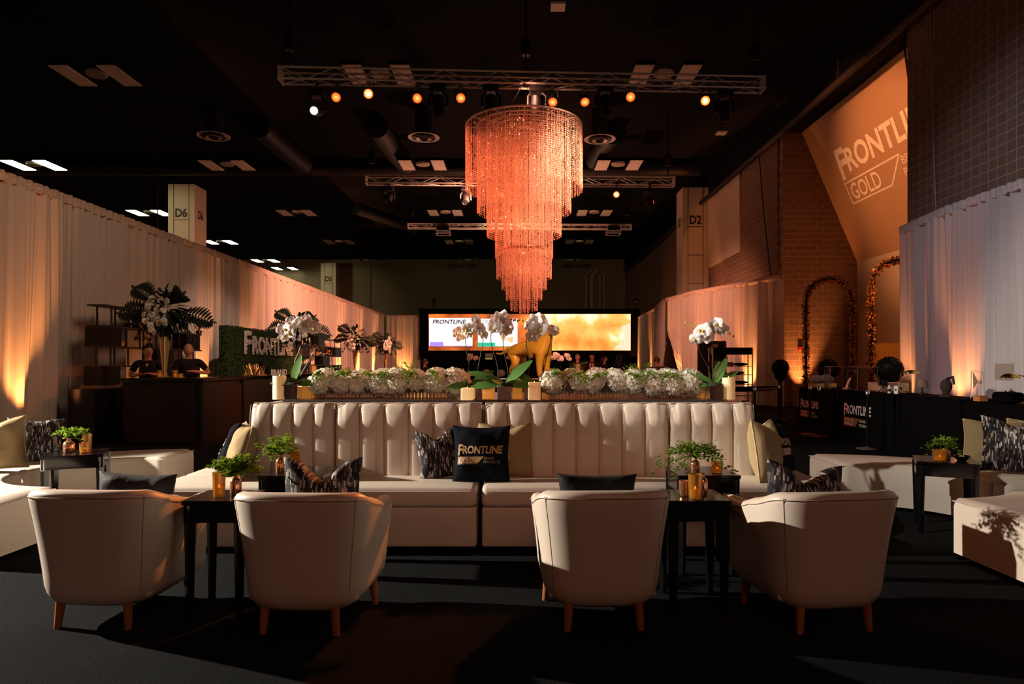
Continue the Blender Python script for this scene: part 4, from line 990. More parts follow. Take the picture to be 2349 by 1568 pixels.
orchid('white orchid left of the three centre orchids on the ledge', (ox(1078), 6.16, ZL), (.10, .11, MP), sts(1078, [([(1070, 870), (1075, 830), (1069, 800), (1067, 765), (1072, 748), (1085, 745)], 6), ([(1092, 870), (1096, 840), (1106, 790), (1107, 760), (1095, 740), (1080, 742)], 7)], 6.16), [(-1, .6, .25, .06), (.8, .7, .24, .07), (.7, .1, .2, .07), (-.6, .1, .2, .07)], 2, .95)
orchid('tallest white orchid in the middle of the ledge, mirrored cube pot', (ox(1158), 6.08, ZL), (.132, .12, MP), sts(1158, [([(1145, 870), (1140, 830), (1127, 785), (1128, 752), (1138, 735), (1152, 730)], 7), ([(1168, 870), (1164, 840), (1156, 800), (1153, 755), (1152, 738), (1165, 732)], 8)], 6.08), [(.75, .9, .30, .085), (-1, .55, .32, .08), (-1, .12, .28, .07), (1, .15, .26, .08), (.3, .3, .2, .07), (-.3, .3, .2, .07)], 3, 1.0)
orchid('white orchid right of the three centre orchids on the ledge', (ox(1228), 6.22, ZL), (.12, .11, mat('smoked_mirror', (.10, .10, .11), .06, metal=1)), sts(1228, [([(1213, 860), (1216, 825), (1208, 790), (1212, 760), (1222, 745), (1238, 745)], 7), ([(1245, 860), (1255, 815), (1264, 780), (1262, 750), (1248, 740), (1232, 752)], 8)], 6.22), [(-1, .9, .24, .07), (.9, .9, .24, .06), (1, .15, .24, .07), (-.8, .2, .2, .07)], 4, 1.15)
orchid('white orchid in a tall mirrored pot at the right end of the ledge', (ox(1639), 6.12, ZL), (.128, .125, MP), sts(1639, [([(1630, 870), (1624, 840), (1606, 805), (1602, 780), (1608, 760), (1600, 750)], 5), ([(1634, 870), (1636, 820), (1634, 780), (1637, 760), (1632, 745), (1648, 748)], 7)]), [(.5, 1.2, .26, .07), (1, .7, .24, .05), (-1, .7, .24, .05), (-.7, .12, .26, .08), (.3, 1.3, .2, .07)], 5, 1.1)
def candle(label, px, w, h, Y=6.12, M=WAX, rect=False, name='pillar_candle'):
    x = ox(px, Y); t = thing(name, label, 'candle', (x, Y, ZL), 0, 'candles on the ledge'); m = MB()
    if rect: m.rbox((0, 0, h / 2), (w, w, h), .006, 3)
    else: m.lathe([(w / 2, 0), (w / 2, h - .004), (w / 2 - .004, h), (w / 2 - .01, h), (w / 2 - .014, h - .02), (.001, h - .022)], 28)
    m.build('wax', M, t); m = MB(); m.lathe([(.001, h - .015), (.005, h - .002), (.003, h + .006), (.0005, h + .014)], 8); m.build('flame', WICK, t)
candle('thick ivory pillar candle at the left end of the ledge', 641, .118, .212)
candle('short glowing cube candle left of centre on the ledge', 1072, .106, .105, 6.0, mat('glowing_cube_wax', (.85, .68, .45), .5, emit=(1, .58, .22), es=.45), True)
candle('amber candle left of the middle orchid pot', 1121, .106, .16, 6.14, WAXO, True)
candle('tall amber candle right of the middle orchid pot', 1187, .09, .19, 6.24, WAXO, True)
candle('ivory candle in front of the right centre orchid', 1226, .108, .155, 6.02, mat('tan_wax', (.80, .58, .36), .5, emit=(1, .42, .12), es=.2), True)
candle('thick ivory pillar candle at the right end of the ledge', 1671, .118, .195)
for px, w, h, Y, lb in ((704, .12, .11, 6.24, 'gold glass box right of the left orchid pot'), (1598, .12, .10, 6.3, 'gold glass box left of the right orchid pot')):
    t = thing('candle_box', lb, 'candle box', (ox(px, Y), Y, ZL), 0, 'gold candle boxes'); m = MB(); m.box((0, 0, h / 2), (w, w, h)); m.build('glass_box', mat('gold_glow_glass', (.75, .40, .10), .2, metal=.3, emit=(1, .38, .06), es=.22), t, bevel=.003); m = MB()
    for a in (-1, 1):
        for b in (-1, 1): m.tube([(a * w / 2, b * w / 2, 0), (a * w / 2, b * w / 2, h)], .003, 4)
    m.build('gold_edges', GOLD, t)
t = thing('mirror_cube', 'small dark mirrored cube beside the short glowing candle', 'vase', (ox(1096, 6.3), 6.3, ZL)); m = MB(); m.box((0, 0, .05), (.09, .09, .10)); m.build('mirror_body', MIRROR, t, bevel=.003)
t = thing('mirror_cube', 'narrow dark mirrored block left of the ivory candle at centre', 'vase', (ox(1208, 6.14), 6.14, ZL)); m = MB(); m.box((0, 0, .065), (.045, .06, .13)); m.build('mirror_body', MIRROR, t, bevel=.003)
# ------------------------------------------------------------------ people (one continuous skinned body each; clothes and hair are children)
def skinned(name, V, E, rad, M, parent=None, sub=2, extra=None):
    me = bpy.data.meshes.new(name); me.from_pydata(V, E, []); o = bpy.data.objects.new(name, me); C.objects.link(o)
    md = o.modifiers.new('skin', 'SKIN'); md.use_smooth_shade = True
    sk = me.skin_vertices[0].data
    for i, r in enumerate(rad): sk[i].radius = r if isinstance(r, tuple) else (r, r); sk[i].use_root = (i == 0)
    s = o.modifiers.new('sub', 'SUBSURF'); s.levels = sub; s.render_levels = sub
    dg = bpy.context.evaluated_depsgraph_get(); bm = bpy.data.meshes.new_from_object(o.evaluated_get(dg))
    bpy.data.objects.remove(o); bpy.data.meshes.remove(me)
    m = MB(); m.add([tuple(v.co) for v in bm.vertices], [tuple(p.vertices) for p in bm.polygons]); bpy.data.meshes.remove(bm)
    if extra: extra(m)
    return m
def person(label, loc, rz, H=1.75, skin=SKIN, hair=('short', HAIRD), top=SHIRTD, topname='shirt', legs=TROUSER, pose='stand', female=False, look=0, inner=None, group='people in the room'):
    k = H / 1.75; t = thing('person', label, 'person', loc, rz, group)
    sw = .165 if female else .195; hw = .10
    A = {'stand': [((.235, .02, 1.16), (.245, -.05, .90)), ((-.235, .02, 1.16), (-.245, -.05, .90))],
         'mix': [((.29, -.05, 1.20), (.09, -.27, 1.24)), ((-.29, -.05, 1.20), (-.10, -.27, 1.23))],
         'elbow': [((.37, .02, 1.21), (.10, -.22, 1.25)), ((-.25, .0, 1.16), (-.12, -.24, 1.14))],
         'phone': [((.25, -.10, 1.18), (.20, -.30, 1.38)), ((-.22, .02, 1.14), (-.10, -.16, 1.08))]}[pose]
    V = [(0, 0, .95), (0, .01, 1.10), (0, .015, 1.28), (0, .01, 1.42), (0, 0, 1.50), (0, -.015, 1.58), (0, -.02, 1.66), (0, -.01, 1.70)]
    E = [(i, i + 1) for i in range(7)]; rd = [(.15, .11), (.135, .10), (.16, .115), (.12, .085), .055, .068, .084, .062]
    if female: rd[0] = (.15, .11); rd[1] = (.115, .085); rd[2] = (.14, .11); rd[3] = (.10, .07); rd[4] = .046
    def add(p, r, par): V.append(p); rd.append(r); E.append((par, len(V) - 1)); return len(V) - 1
    for sg, (el, wr) in zip((1, -1), A):
        s = add((sg * sw, 0, 1.43), .058, 3); e = add(el, .042, s); w = add(wr, .028, e)
        d = (Vector(wr) - Vector(el)).normalized(); p = Vector(wr) + d * .055; h = add(tuple(p), (.036, .018), w)
        sd = d.cross(Vector((0, 0, 1))); sd = sd.normalized() if sd.length > .1 else Vector((1, 0, 0))
        for q, L in zip((-.027, -.009, .009, .027), (.055, .068, .064, .050)):
            a = add(tuple(p + sd * q * .9 + d * .035), .0095, h); b = add(tuple(p + sd * q + d * (.035 + L * .6) + Vector((0, 0, -.008))), .0088, a); add(tuple(p + sd * q + d * (.03 + L) + Vector((0, 0, -.024))), .0075, b)
        a = add(tuple(Vector(wr) + sd * sg * .03 + d * .03), .011, w); add(tuple(Vector(wr) + sd * sg * .048 + d * .07), .009, a)
    for sg in (1, -1):
        a = add((sg * hw, 0, .86), .088, 0); b = add((sg * (hw + .01), -.01, .50), .056, a); c = add((sg * (hw + .012), .02, .09), .038, b); add((sg * (hw + .03), -.12, .035), .036, c)
    def face(m):
        ca, sa = math.cos(look), math.sin(look)
        def rt(x, y, z): return (x * ca - y * sa, x * sa + y * ca - .015, z)
        m.ball(rt(0, -.005, 1.665), (.082, .098, .120), 16, 12)
        m.ball(rt(0, -.104, 1.655), (.013, .018, .024), 8, 6)
        for sg in (-1, 1): m.ball(rt(sg * .077, .005, 1.66), (.012, .02, .03), 8, 6)
        m.cur = 1
        for sg in (-1, 1): m.ball(rt(sg * .031, -.090, 1.682), (.012, .008, .007), 8, 5)
        m.cur = 2; m.ball(rt(0, -.092, 1.603), (.024, .008, .007), 8, 5); m.cur = 0
    m = skinned('body', V, E, rd, skin, extra=face); m.v = [(x * k, y * k, z * k) for x, y, z in m.v]
    m.build('body', [skin, EYE, LIP], t, ang=180)
    # top
    V2 = [(0, 0, .92), (0, .01, 1.10), (0, .015, 1.28), (0, .01, 1.425), (0, .004, 1.475)]; E2 = [(0, 1), (1, 2), (2, 3), (3, 4)]
    r2 = [(.175, .135), (.155, .12), (.18, .135), (.14, .10), (.07, .065)]
    if female: r2 = [(.17, .13), (.13, .10), (.158, .13), (.115, .085), (.06, .06)]
    for sg, (el, wr) in zip((1, -1), A):
        V2.append((sg * sw, 0, 1.435)); r2.append(.074); E2.append((3, len(V2) - 1))
        full = topname == 'suit_jacket'
        V2.append(tuple(Vector(el) * 1.0) if full else tuple(Vector((sg * sw, 0, 1.435)).lerp(Vector(el), .72))); r2.append(.062); E2.append((len(V2) - 2, len(V2) - 1))
        if full: V2.append(tuple(Vector(el).lerp(Vector(wr), .9))); r2.append(.048); E2.append((len(V2) - 2, len(V2) - 1))
    m = skinned(topname, V2, E2, r2, top); m.v = [(x * k, y * k, z * k) for x, y, z in m.v]; m.build(topname, top, t, ang=180)
    V3 = [(0, 0, .95)]; E3 = []; r3 = [(.175, .13)]
    for sg in (1, -1):
        b0 = len(V3); V3 += [(sg * hw, 0, .84), (sg * (hw + .01), -.01, .50), (sg * (hw + .012), .02, .10)]; r3 += [.105, .078, .062]; E3 += [(0, b0), (b0, b0 + 1), (b0 + 1, b0 + 2)]
    m = skinned('trousers', V3, E3, r3, legs); m.v = [(x * k, y * k, z * k) for x, y, z in m.v]; m.build('trousers', legs, t, ang=180)
    ca, sa = math.cos(look), math.sin(look); st, HM = hair
    def rt(x, y, z): return ((x * ca - y * sa) * k, (x * sa + y * ca - .015) * k, z * k)
    if st != 'bald':
        m = MB(); rows = []
        for i in range(9):
            a = PI / 2 - i * (PI * .56) / 8; row = []
            for j in range(18):
                b = 2 * PI * j / 18; front = max(-math.sin(b), 0); aa = a + front * .62 * i / 8; row.append(rt(.092 * math.cos(aa) * math.cos(b), .109 * math.cos(aa) * math.sin(b) + .006, 1.674 + .125 * math.sin(aa)))
            rows.append(row)
        m.grid(rows, True); 
        if st == 'ponytail':
            m.tube([rt(0, .10, 1.70), rt(0, .15, 1.66), rt(0, .155, 1.56), rt(0, .14, 1.48)], [.03 * k, .036 * k, .03 * k, .008], 8)
        if st == 'long':
            rows = []
            for i in range(9):
                z = 1.72 - .40 * i / 8; w = .095 + .035 * i / 8; rows.append([rt(w * math.cos(b), w * .75 * math.sin(b) + .03 + .02 * i / 8, z) for b in [(-.25 + 3.64 * q / 12) for q in range(13)]])
            m.grid(rows); rows2 = [[(p[0] * .9, p[1] * .9, p[2]) for p in r] for r in rows]; m.grid(rows2, flip=True)
        m.build('hair', HM, t, ang=180)
    else:
        m = MB(); rows = []
        for i in range(4):
            z = 1.70 - .08 * i / 3; rows.append([rt(.087 * math.cos(b), .103 * math.sin(b), z) for b in [(-.2 + 3.54 * q / 12) for q in range(13)]])
        m.grid(rows); m.build('hair', HM, t, ang=180)
    if inner == 'vee':
        m = MB(); m.add([(p[0] * k, p[1] * k, p[2] * k) for p in ((-.05, -.075, 1.475), (.05, -.075, 1.475), (0, -.135, 1.36))], [(0, 2, 1)]); m.build('undershirt', SHIRTW, t)
    elif inner:
        m = MB(); m.add([(p[0] * k, p[1] * k, p[2] * k) for p in ((-.075, -.125, 1.43), (.075, -.125, 1.43), (.075, -.16, 1.25), (.06, -.165, 1.0), (-.06, -.165, 1.0), (-.075, -.16, 1.25), (0, -.155, 1.43), (0, -.185, 1.25), (0, -.19, 1.0))], [(0, 6, 7, 5), (6, 1, 2, 7), (5, 7, 8, 4), (7, 2, 3, 8)])
        m.build('shirt_front', SHIRTW, t, ang=180)
        if inner == 'tie':
            m = MB(); m.add([(p[0] * k, p[1] * k, p[2] * k) for p in ((-.02, -.165, 1.42), (.02, -.165, 1.42), (.035, -.20, 1.08), (0, -.205, 1.03), (-.035, -.20, 1.08))], [(0, 4, 3, 2, 1)]); m.build('tie', TEXTDARK, t)
        else:
            m = MB(); m.tube([(-.06 * k, -.13 * k, 1.44 * k), (-.02 * k, -.19 * k, 1.22 * k), (.02 * k, -.19 * k, 1.22 * k), (.06 * k, -.13 * k, 1.44 * k)], .005, 5); m.box((0, -.197 * k, 1.17 * k), (.09, .006, .11)); m.build('lanyard_badge', WHITE, t)
    return t
person('bartender in a dark shirt looking down behind the left bar', (-7.17, 13.25, 0), R(20), 1.80, SKIN, ('short', HAIRD), SHIRTD, 'dark_shirt', pose='mix', look=.5, inner='vee')
person('balding man in a striped dark red polo at the left bar', (-6.72, 13.95, 0), R(24), 1.84, SKIN, ('bald', HAIRG), STRIPE, 'polo_shirt', pose='elbow', look=-.5)
person('man in dark suit and lanyard standing left under the screen', at(1325, 836, 25) * 1 - Vector((0, 0, 1.45)), 0, 1.80, SKIN2, ('short', HAIRG), SUIT, 'suit_jacket', inner='badge')
person('man in dark suit and tie beside the man with the lanyard', at(1358, 836, 25.4) - Vector((0, 0, 1.45)), R(-10), 1.83, SKIN2, ('short', HAIRD), SUIT, 'suit_jacket', inner='tie')
person('woman with ponytail in a black top seen in profile', at(1386, 836, 25) - Vector((0, 0, 1.45)), R(70), 1.74, SKIN2, ('ponytail', HAIRB), SHIRTD, 'black_top', female=True)
person('woman with long dark hair seen from behind holding a glowing phone', at(1420, 836, 24.7) - Vector((0, 0, 1.45)), R(150), 1.80, SKIN2, ('long', HAIRD), SHIRTD, 'black_top', pose='phone', female=True)
person('short person lit red by the right edge of the screen', at(1447, 836, 26) - Vector((0, 0, 1.45)), R(60), 1.46, SKIN2, ('long', HAIRD), SHIRTD, 'black_top', female=True)
person('man seen from behind before the folded right drape', at(1507, 836, 20) - Vector((0, 0, 1.45)), R(165), 1.64, SKIN, ('short', HAIRB), mat('maroon_shirt', (.06, .022, .016), .85), 'maroon_shirt')
person('dark figure at the left edge of the screen', at(974, 836, 24) - Vector((0, 0, 1.45)), R(120), 1.62, SKIN, ('short', HAIRD), SHIRTD, 'dark_shirt')
p = at(1441, 815, 24.4); t = thing('phone', 'glowing phone held up by the long haired woman', 'phone', (3.96, 24.35, 1.38), rot=(0, R(30), R(150))); m = MB(); m.box((0, 0, .08), (.08, .012, .16)); m.build('phone_body', BLACK, t); m = MB(); m.box((0, -.007, .08), (.07, .002, .15)); m.build('phone_screen', glow('phone_glow', (.8, .7, 1), 3), t, smooth=False)

# ------------------------------------------------------------------ gold dog statue on a plinth
t = thing('pedestal', 'dark display bar carrying the gold dog statue', 'pedestal', (.22, 12.1, 0)); m = MB(); m.box((0, 0, .58), (1.9, .7, 1.16)); m.build('body', DARKWOOD, t, bevel=.01); m = MB(); m.box((0, 0, 1.18), (2.0, .8, .04)); m.build('top', BLACKL, t, bevel=.005)
dog = thing('dog_statue', 'large glossy gold standing dog statue behind the middle orchids', 'statue', (.23, 12.1, 1.20), rot=(0, 0, R(-40)))
def dogface(m):
    n0 = len(m.v)
    for sg in (-1, 1):
        m.ball((.485, sg * .075, .80), (.035, .016, .075), 10, 8); m.ball((.585, sg * .045, .845), (.012, .008, .012), 8, 6)
    m.ball((.705, 0, .79), (.022, .026, .020), 8, 6); m.ball((.62, 0, .795), (.09, .042, .040), 12, 8); m.ball((.53, 0, .85), (.085, .072, .075), 12, 8)
    m.v[n0:] = [(x - .09, y, z + .01) for x, y, z in m.v[n0:]]
V = [(-.30, 0, .52), (-.12, 0, .54), (.10, 0, .535), (.28, 0, .56), (.34, 0, .69), (.385, 0, .79), (.44, 0, .84), (.53, 0, .80), (.60, 0, .785)]
rd = [(.15, .145), (.145, .135), (.16, .18), (.155, .19), (.12, .14), .105, .10, .06, .04]; E = [(i, i + 1) for i in range(8)]
def ad(p, r, par): V.append(p); rd.append(r); E.append((par, len(V) - 1)); return len(V) - 1
for sg in (-1, 1):
    a = ad((.29, sg * .09, .42), .095, 3); b = ad((.28, sg * .105, .24), .062, a); c = ad((.29, sg * .105, .06), .046, b); ad((.34, sg * .095, .025), .036, c)
    a = ad((-.32, sg * .09, .40), .115, 0); b = ad((-.24, sg * .11, .27), .078, a); c = ad((-.35, sg * .11, .17), .05, b); d_ = ad((-.34, sg * .11, .05), .042, c); ad((-.29, sg * .10, .022), .034, d_)
a = ad((-.45, 0, .55), .06, 0); b = ad((-.57, 0, .48), .046, a); c = ad((-.70, 0, .44), .026, b); ad((-.82, 0, .46), .014, c)
m = skinned('body', V, E, rd, STATUE, extra=dogface); m.build('body', STATUE, dog, ang=180)

# ------------------------------------------------------------------ left: bar, back shelves, hedge wall, tall arrangements
SPECK = mat('dark_red_speckle', (.003, .002, .002), .4, spec=.3, noise=(55, (.05, .022, .015)))
def bar(label, y0, y1, ret=False):
    t = thing('bar_counter', label, 'bar', (-5.93, y0, 0), 0, 'dark bar counters'); L = y1 - y0
    m = MB(); m.box((0, L / 2, .57), (.60, L, 1.14))
    if ret: m.box((-.68, .28, .57), (.76, .56, 1.14))
    m.build('body', DARKWOOD, t, smooth=False)
    m = MB(); m.box((0, L / 2, 1.18), (.72, L, .06))
    if ret: m.box((-.70, .28, 1.18), (.78, .64, .06))
    m.build('counter_top', BLACKL, t, bevel=.004)
    n = max(1, round(L / 2.0))
    for k in range(n):
        m = MB(); m.box((.31, L * (k + .5) / n, .56), (.03, L / n - .10, 1.0)); m.build('front_panel', SPECK, t, smooth=False)
        m = MB(); m.box((.315, L * k / n + .02, .57), (.05, .10, 1.14)); m.build('pilaster', BLACK, t, smooth=False)
    if ret:
        m = MB(); m.box((-.38, -.012, .56), (1.2, .03, 1.0)); m.build('end_panel', DARKWOOD, t, smooth=False)
    return t
bar('near section of the dark left bar with a returned end', 12.1, 17.6, True)
bar('middle section of the dark left bar below the hedge wall', 17.65, 24.5)
bar('far section of the dark left bar toward the screen', 24.55, 32.5)

def shelf(label, y0, sc_=1.0):
    t = thing('shelf_unit', label, 'shelf', (-8.05, y0, 0), 0, 'asymmetric back bar shelves'); D = .34; Z = [1.04, 1.42, 1.80, 2.19, 2.59]
    def b(name, ya, yb, za, zb, M=DARKWOOD, d=D): m = MB(); m.box((0, (ya + yb) / 2 * sc_, (za + zb) / 2), (d, (yb - ya) * sc_, zb - za)); m.build(name, M, t, bevel=.003)
    b('cabinet', -.45, 1.3, 0, 1.0, BLACKL, .5); b('cabinet', 1.4, 4.2, 0, 1.0, BLACKL, .5)
    for ya, yb, z in ((-.1, 4.0, 1.42), (-.1, 4.0, 1.80), (-.05, 4.0, 2.19), (-.02, 1.55, 2.59), (2.1, 4.0, 2.5)): b('shelf_board', ya, yb, z - .015, z + .015)
    for ya, yb, k, kk in ((-.12, .50, 0, 1), (-.08, .55, 2, 3), (1.5, 2.1, 3, 4), (1.9, 2.6, 1, 2), (3.2, 3.9, 2, 3), (3.3, 3.9, 0, 1), (2.2, 2.8, 0, 1)): b('box_cubby', ya, yb, Z[k] + .015, Z[kk] - .015, BLACK)
    for y, k, kk in ((.25, 3, 4), (.85, 3, 4), (.22, 1, 2), (.82, 1, 2), (1.25, 2, 3), (1.9, 2, 3), (2.9, 2, 3), (2.9, 1, 2), (3.6, 1, 2), (1.5, 0, 1), (3.9, 3, 4), (2.7, 3, 4)): 
        for d in (-.14, .14):
            m = MB(); m.box((d, y * sc_, (Z[k] + Z[kk]) / 2), (.025, .03, Z[kk] - Z[k])); m.build('upright', DARKWOOD, t, smooth=False)
    return t
shelf('open dark shelf unit with boxes behind the two bartenders', 13.05)
shelf('second open dark shelf unit with boxes beyond the hedge wall', 24.9, 1.45)
for y, z, lb in ((14.05, 2.605, 'amber candle glass on the top shelf, left bar unit'), (13.78, 1.815, 'amber candle in wire cage on the left shelf'), (14.5, 2.205, 'amber candle on the upper right of the near shelf unit'), (15.3, 1.435, 'amber candle low on the near shelf unit'), (26.0, 2.605, 'amber candle on top of the far shelf unit'), (27.2, 1.82, 'amber candle in the middle of the far shelf unit'), (28.4, 2.20, 'amber candle at right of the far shelf unit')):
    votive(lb, (-7.98, y, z), .05, .13, group='shelf candles')
for y, z, lb in ((13.74, 1.815, 'tall wire diamond lantern on the near shelf'), (14.45, 2.205, 'wire diamond lantern at the middle of the near shelf'), (25.9, 2.605, 'small wire lantern topping the far shelf unit')):
    t = thing('wire_lantern', lb, 'lantern', (-7.98, y, z), 0, 'wire lanterns'); m = MB(); a = .11; tp = (0, 0, .36)
    q = [(a, 0, .13), (0, a, .13), (-a, 0, .13), (0, -a, .13)]; bq = [(x * .6, y_ * .6, 0) for x, y_, _ in q]
    for i in range(4): m.tube([q[i], tp], .005, 4); m.tube([q[i], q[(i + 1) % 4]], .005, 4); m.tube([q[i], bq[i]], .005, 4); m.tube([bq[i], bq[(i + 1) % 4]], .005, 4)
    m.build('wire_frame', BLACK, t)
for y, z, lb, M, sd in ((13.95, 2.205, 'leafy plant on the third shelf of the near unit', LEAFG, 31), (14.75, 1.82, 'copper lit leaf spray hanging from the near shelf unit', GOLDLEAF, 32), (17.05, 2.205, 'orange lit leaves at the far end of the near shelf unit', GOLDLEAF, 33), (26.9, 2.0, 'copper leaf spray on the far shelf unit', GOLDLEAF, 34), (28.9, 1.82, 'copper leaf spray trailing from the far shelf unit', GOLDLEAF, 35), (27.6, 1.06, 'low copper leaves under the far shelf unit', GOLDLEAF, 36)):
    rnd = random.Random(sd); t = thing('leaf_spray', lb, 'plant', (-7.96, y, z), 0, 'sprays on the shelves'); m = MB(); m.lathe([(.05, 0), (.07, .06), (.06, .1)], 12); m.build('bowl', BLACK, t); m = MB()
    for k in range(34):
        a = rnd.uniform(0, 6.3); e = rnd.uniform(-.1, 1.3); d = Vector((math.cos(a) * math.cos(e) * .6, math.sin(a) * math.cos(e), math.sin(e))); m.leaf(Vector((0, 0, .09)) + d * rnd.uniform(.02, .12), d + Vector((0, 0, -.1)), (0, 0, 1), rnd.uniform(.08, .14), .045, .3, 3)
    m.build('leaves', M, t)

hd = thing('hedge_wall', 'tall green hedge wall with white floral lettering behind the left bar', 'hedge wall', (-7.6, 17.9, 0))
m = MB(); m.box((-.12, 2.9, 1.25), (.22, 5.8, 2.46)); m.build('hedge_panel', HEDGE, hd, smooth=False)
rn = random.Random(9); m = MB()
for k in range(3600):
    f = rn.random(); y = rn.uniform(0, 5.8); z = rn.uniform(.9, 2.48); x = .0
    if f < .1: y = 0; x = rn.uniform(-.22, 0)
    if f > .92: z = 2.48; x = rn.uniform(-.22, 0)
    d = Vector((rn.uniform(.1, 1), rn.uniform(-1, 1) - (1 if f < .1 else 0), rn.uniform(-.5, 1))).normalized(); e = d.cross(Vector((rn.uniform(-1, 1), rn.uniform(-1, 1), 1))).normalized(); c = Vector((x, y, z)); L = rn.uniform(.03, .06)
    m.add([c, c + d * L * .5 + e * L * .35, c + d * L, c + d * L * .5 - e * L * .35], [(0, 1, 2, 3)])
stuff(m.build('hedge_leaves', HEDGE, hd, smooth=False))
m = MB()
for st, y, w, h in (('F', 1.0, .50, .66), ('RONTLINE', 1.58, 3.5, .54)):
    vs, fs = text2d(st, .03); o = [(.035, y + a * w, 1.74 + b * h) for a, b in vs]; m.add(o, fs)
    for f in fs:
        for _ in range(26 if len(fs) > 60 else 26):
            r1, r2 = rn.random(), rn.random(); i, j, l = f[0], f[1 + int(rn.random() * (len(f) - 2))], f[-1]
            if r1 + r2 > 1: r1, r2 = 1 - r1, 1 - r2
            P_ = Vector(o[i]) + (Vector(o[j]) - Vector(o[i])) * r1 + (Vector(o[l]) - Vector(o[i])) * r2; d = Vector((1, rn.uniform(-1, 1), rn.uniform(-1, 1))).normalized(); e = d.cross(Vector((0, rn.uniform(-1, 1), 1))).normalized(); L = rn.uniform(.025, .045)
            m.add([P_, P_ + d * L * .6 + e * L * .5, P_ + d * L, P_ + d * L * .6 - e * L * .5], [(0, 1, 2, 3)])
m.build('floral_lettering', WHITEFL, hd, smooth=False)

t = thing('bar_sign', 'small white standing letters on the bar beside the tall vase', 'sign', (-5.85, 16.35, 1.21)); vs, fs = text2d('BRAND', .03)
m = MB(); m.add([(a * .32 - .05, a * .18, b * .13) for a, b in vs], fs); m.add([(a * .32 - .06, a * .18 + .02, b * .13) for a, b in vs], [f[::-1] for f in fs]); m.box((.11, .10, .004), (.34, .10, .008), rz=.5); m.build('letters', WHITE, t, smooth=False)
t = thing('gold_coral', 'gold spiky ornament glowing on the left bar', 'ornament', (-5.85, 15.2, 1.21)); m = MB(); rnd = random.Random(3); m.box((0, 0, .01), (.36, .50, .02)); m.build('tray', BRASS, t)
m = MB()
for k in range(60):
    x, y = rnd.uniform(-.15, .15), rnd.uniform(-.22, .22); m.tube([(x, y, .02), (x + rnd.uniform(-.03, .03), y + rnd.uniform(-.03, .03), .10), (x + rnd.uniform(-.08, .08), y + rnd.uniform(-.08, .08), rnd.uniform(.15, .27))], [.014, .012, .004], 5)
m.build('spikes', mat('warm_gold', (.95, .55, .22), .3, metal=.8), t)
for px, py, Y, lb in ((367, 850, 12.35, 'amber candle glass left of the tall vase on the near bar'), (402, 850, 12.35, 'amber candle glass right of the tall vase on the near bar'), (414, 853, 12.25, 'short clear drink glass on the near bar'), (738, 850, 20, 'amber candle glass on the middle bar section'), (800, 850, 25.2, 'amber candle glass on the far bar section')):
    votive(lb, ((px - 1187) * Y / 1566, Y, 1.212), .045, .14 if 'short' not in lb else .08, group='bar candle glasses')

